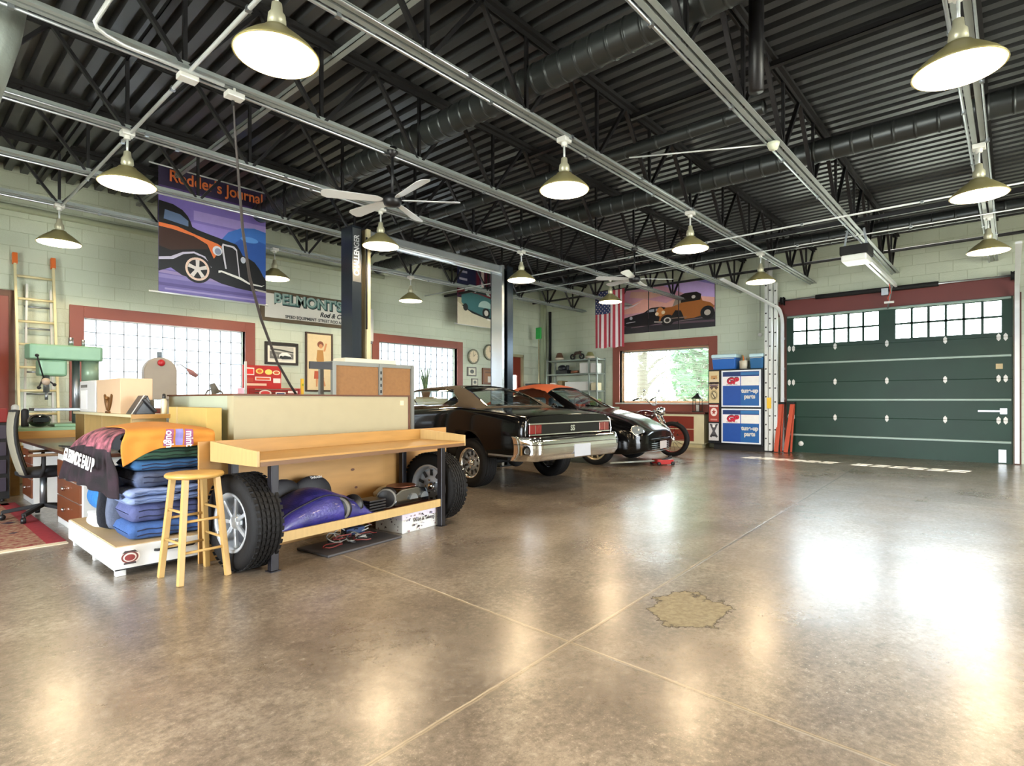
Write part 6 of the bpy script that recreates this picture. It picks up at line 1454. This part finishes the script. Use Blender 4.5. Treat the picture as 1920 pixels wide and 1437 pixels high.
# parts cabinet
r=thing('parts_cabinet','blue and white GP tune-up parts cabinet with stickers down its left side','cabinet',(13.8,4.93,0))
xc=13.5; MB().box(xc,14.06,4.30,5.57,.14,1.93).build('cabinet_body',mat('cabinet_black','#22262c',.35,.3),r,bevel=.006,world=True)
MB().box(xc+.06,14.06,4.28,5.45,0,.14).build('plinth',BLKM,r,world=True)
NVY=mat('panel_navy','#123a78',.25,noise=.3,scale=2,coat=.4)
for z0,z1 in ((1.03,1.9),(.17,.99)):
    d=MB().box(xc-.02,xc,4.33,5.24,z0,z1).build('door',mat('door_white_edge','#dfe6ee',.3),r,bevel=.004,world=True)
    H=z1-z0
    picture('door_graphic',[('#1446a0',rect(.04,.96,.04,.96)),('#1a5c9e',rect(.5,.96,.04,.57)),('#164a9c',rect(.04,.49,.04,.57)),('#12336b',rect(.04,.96,.84,.96)),('#2d6ea8',rect(.5,.96,.86,.94)),('#e8e6ea',rect(.04,.49,.58,.83)),('#e4e4e2',rect(.51,.96,.58,.83))],(xc-.021,5.24,z0),(0,-.91,0),(0,0,H),(-1,0,0),r)
    text('logo_red','GP',.19,mat('logo_red','#c41f3a',.4),(xc-.0285,5.235-.91*.275,z0+H*.70),(0,-1,0),(-1,0,0),r,bold=.01,shear=.3,sx=1.1)
    text('logo_dark','GP',.19,mat('logo_black','#1a1c26',.4),(xc-.0275,5.235-.91*.265,z0+H*.72),(0,-1,0),(-1,0,0),r,bold=.01,shear=.3,sx=1.1)
    text('tiny_line','GENERAL PARTS',.035,BLK,(xc-.0285,5.235-.91*.27,z0+H*.61),(0,-1,0),(-1,0,0),r)
    text('door_words','tune-up\nparts',.135,WHT,(xc-.0285,5.24-.91*.73,z0+H*.36),(0,-1,0),(-1,0,0),r,bold=.006,sx=.9)
ST=[('#d2c094',rect(.05,.95,.55,.99)),('#a87b4e',[(.2,.93),(.8,.93),(.5,.85)]),('#b98d58',ell(.5,.9,.3,.03)),('#2d241c',[(.4,.885),(.6,.9),(.55,.87)]),('#d0bfa0',ell(.5,.86,.4,.02)),('#262225',rect(.1,.9,.815,.84)),('#7e6a78',rect(.1,.9,.785,.805)),('#5d4c42',[(.1,.77),(.3,.73),(.5,.77),(.7,.73),(.9,.77),(.7,.79),(.3,.79)]),('#b3a37a',ell(.5,.66,.36,.075)),('#6b5f4a',ell(.5,.66,.26,.055)),('#cfc29a',ell(.5,.66,.2,.042)),('#4f463a',[(.35,.7),(.65,.62),(.62,.6),(.32,.68)]),
 ('#9e3a30',rect(.05,.95,.29,.53)),('#e9d9d4',ell(.5,.425,.3,.058)),('#9e3a30',[(.5+.22*math.cos(R(90+36*k))*(1 if k%2==0 else .42),.425+.042*math.sin(R(90+36*k))*(1 if k%2==0 else .42)) for k in range(10)]),('#d6b6ac',rect(.12,.88,.495,.52)),('#c98e84',rect(.2,.8,.31,.33)),
 ('#c9c9cc',rect(.05,.95,.03,.27)),('#4c4c52',[(.12,.26),(.3,.26),(.5,.21),(.7,.26),(.88,.26),(.6,.16),(.88,.08),(.7,.07),(.5,.12),(.3,.07),(.12,.08),(.4,.16)]),('#ededee',ell(.5,.23,.12,.02)),('#2b2b30',ell(.5,.1,.3,.015))]
picture('side_stickers',ST,(xc-.004,5.56,.16),(0,-.27,0),(0,0,1.75),(-1,0,0),r)
text('sticker_words','MOTOR',.075,mat('ink_dark','#2a1b1a',.5),(xc-.03,5.425,1.60),(0,-1,0),(-1,0,0),r,bold=.002)
text('sticker_words','TEXACO',.055,mat('print_white','#efefec',.6),(xc-.03,5.425,1.045),(0,-1,0),(-1,0,0),r,bold=.001)
# coolers
def cooler(label,y0,y1,z,h,m,x0_=13.58,dp=.34):
    r=thing('cooler',label,'cooler',(x0_+dp/2,(y0+y1)/2,z),group='coolers on the parts cabinet')
    mb=MB(); mb.box(x0_,x0_+dp,y0,y1,z,z+h*.76)
    for v in mb.bm.verts:
        if v.co.z<z+.01: v.co.x=x0_+dp/2+(v.co.x-x0_-dp/2)*.88; v.co.y=(y0+y1)/2+(v.co.y-(y0+y1)/2)*.9
    mb.build('cooler_body',m,r,bevel=.02,world=True)
    MB().box(x0_-.01,x0_+dp+.01,y0-.012,y1+.012,z+h*.76,z+h).build('cooler_lid',mat('cooler_lid','#bfe0ea',.35),r,bevel=.025,world=True)
    MB().tube([(x0_-.012,y0+.03,z+h*.7),(x0_-.02,(y0+y1)/2,z+h*.72),(x0_-.012,y1-.03,z+h*.7)],.008,n=6).build('carry_handle',WHT,r,world=True)
    return r
cooler('larger blue cooler with pale lid on the left of the parts cabinet',4.94,5.52,1.931,.37,mat('cooler_blue','#1f63b8',.35))
cooler('smaller teal blue cooler with pale lid on the right of the parts cabinet',4.31,4.62,1.931,.35,mat('cooler_teal','#1f5f92',.35))
r=thing('supply_bin','cream open bin with brushes between the two coolers','bin',(13.7,4.78,1.931))
MB().lathe([(.001,0),(.1,0),(.12,.2),(.11,.2),(.095,.01)],n=4,M=Matrix.Rotation(R(45),4,'Z')).build('bin_body',mat('bin_cream','#cfc9b4',.5),r)
for k,(dx_,dy_,h) in enumerate(((0,.03,.34),(.03,-.03,.28),(-.04,0,.3))): MB().cyl((dx_*.4,dy_*.4,.02),(dx_,dy_,h),.012).build('brush_handle',[CARD,WHT,ORNG][k],r)
# extension ladders standing upright beside the cabinet
ALU=mat('ladder_aluminium','#d3d6d4',.4,.15)
def upright_ladder(label,x,y,w_,z1,slots=True,lean=0,grp='upright aluminium ladders'):
    r=thing('extension_ladder',label,'ladder',(x,y,0),group=grp)
    for s in (-1,1):
        q=MB().box(x-.04,x+.04,y+s*w_/2-.04,y+s*w_/2+.032,.03,z1).build('rail',ALU,r,bevel=.004,world=True)
        z=.25+.06*s
        while z<z1-.1: MB().cyl((x-.043,y+s*w_/2,z),(x-.02,y+s*w_/2,z),.018,n=10).build('rung_end',BLK,r,world=True); z+=.32
    MB().box(x-.045,x+.045,y-w_/2-.04,y+w_/2+.04,0,.03).build('foot_plate',BLK,r,world=True)
    return r
upright_ladder('tall aluminium extension ladder standing next to the parts cabinet',13.62,4.205,.085,4.45)
upright_ladder('tall aluminium ladder just behind the foremost extension ladder',13.76,4.13,.085,3.9)
o=MB().box(13.55,13.58,4.13,4.22,1.0,1.25).build('warning_label',YEL); tag(o,'yellow warning label on the foremost extension ladder','label')
# orange folded sawhorses
for k,(y,tilt,lb) in enumerate(((3.99,0.03,'orange folding barrier leg leaning beside the ladders, left one'),(3.78,-.04,'orange folding barrier leg leaning beside the ladders, right one'))):
    r=thing('folding_sawhorse',lb,'sawhorse',(13.7,y,0),group='orange sawhorses')
    MB().bar((13.62-.02*k,y+.05,0.01),(13.86,y+tilt*.6,1.12),.09,.04,up=(1,0,0)).build('leg',ORB,r,bevel=.006,world=True)
    MB().bar((13.72,y-.03,.01),(13.9,y-.03+tilt*.4,1.1),.04,.03,up=(1,0,0)).build('leg',ORB,r,bevel=.005,world=True)
    MB().box(13.82,13.93,y-.07,y+.07,1.1,1.15).build('hinge_cap',BLKM,r,bevel=.006,world=True)
# pull cord with weight, door side
r=thing('pull_chain','thin cord with a white weight hanging left of the ladders','cord',(13.9,4.62,2.6))
b=at(1425,628,X=13.9); a=(b.x,b.y,ZC)
MB().cyl(a,b,.005,n=6).build('cord',BLK,r,world=True); MB().ball(b,.045).build('weight',WHT,r,world=True)
# ---------------------------------------------------------------- outside
BARK=mat('bark','#3f3830',.9,noise=.3,scale=20,bump=.5,stretch=(1,1,.2))
def leaves(n,c,rad,m,parent,seed,size=.16,name='foliage'):
    rd=random.Random(seed); mb=MB(); c=Vector(c)
    for _ in range(n):
        q=Vector((rd.gauss(0,1),rd.gauss(0,1),rd.gauss(0,1))).normalized()*rd.random()**.4; p=c+Vector((q.x*rad[0],q.y*rad[1],q.z*rad[2]))
        a=Vector((rd.gauss(0,1),rd.gauss(0,1),rd.gauss(0,1))).normalized(); b=a.orthogonal().normalized(); s=size*rd.uniform(.5,1.2)
        mb.bm.faces.new([mb.bm.verts.new(p+v) for v in (a*s,b*s*.5,-a*s,-b*s*.5)])
    return mb.build(name,m,parent,fix=False,world=True)
LG=mat('leaf_green','#2f6a38',.6,col2='#1f4f33',scale=2); LG2=mat('leaf_pale','#5a6650',.6,col2='#3c4a38',scale=2)
def tree(label,x,y,h,m,rad,n,seed,trunk=.14,size=.16,cz=None):
    r=thing('tree',label,'tree',(x,y,-.13),group='trees outside the window')
    MB().tube([(x,y,-.13),(x+.1,y+.1,h*.4),(x,y-.1,h)],[trunk,trunk*.8,trunk*.4],n=10).build('trunk',BARK,r,world=True)
    rd=random.Random(seed)
    for k in range(7):
        z=h*(.25+.1*k); q=rd.uniform(0,6.28); MB().tube([(x,y,z),(x+math.cos(q)*.7,y+math.sin(q)*.7,z+.6),(x+math.cos(q)*1.4,y+math.sin(q)*1.3,z+.9)],[trunk*.35,trunk*.2,.01],n=6).build('branch',BARK,r,world=True)
    leaves(n,(x,y,cz or h*.75),rad,m,r,seed,size); return r
tree('leafy bright green tree filling the right half of the window',18.5,8.05,4.5,LG,(1.2,.75,1.9),1500,1,.12,.17,2.6)
tree('grey trunked bare tree in the left half of the window',19.5,10.6,6,LG2,(1.6,1.5,1.8),700,2,.26,.12,4)
tree('thin pale tree near the middle of the window',21.5,9.9,6,LG2,(1.4,1.2,2.2),380,3,.09,.14,2.2)
tree('slender tree at the far left of the window',22.5,13.6,6,LG2,(1.6,1.4,2.4),520,4,.14,.14,2.4)
tree('pale leafed tree farther off behind the green one',26.5,10.9,6,LG2,(2.0,2.2,2.2),700,5,.15,.18,2.6)
r=thing('hedge','dry shrubby hedge low outside the window','hedge',(17.5,8.8,-.13))
leaves(1600,(17.8,8.9,.75),(.7,2.2,.7),mat('shrub_mixed','#46543a',.7,col2='#6f6a54',scale=4),r,8,.1)
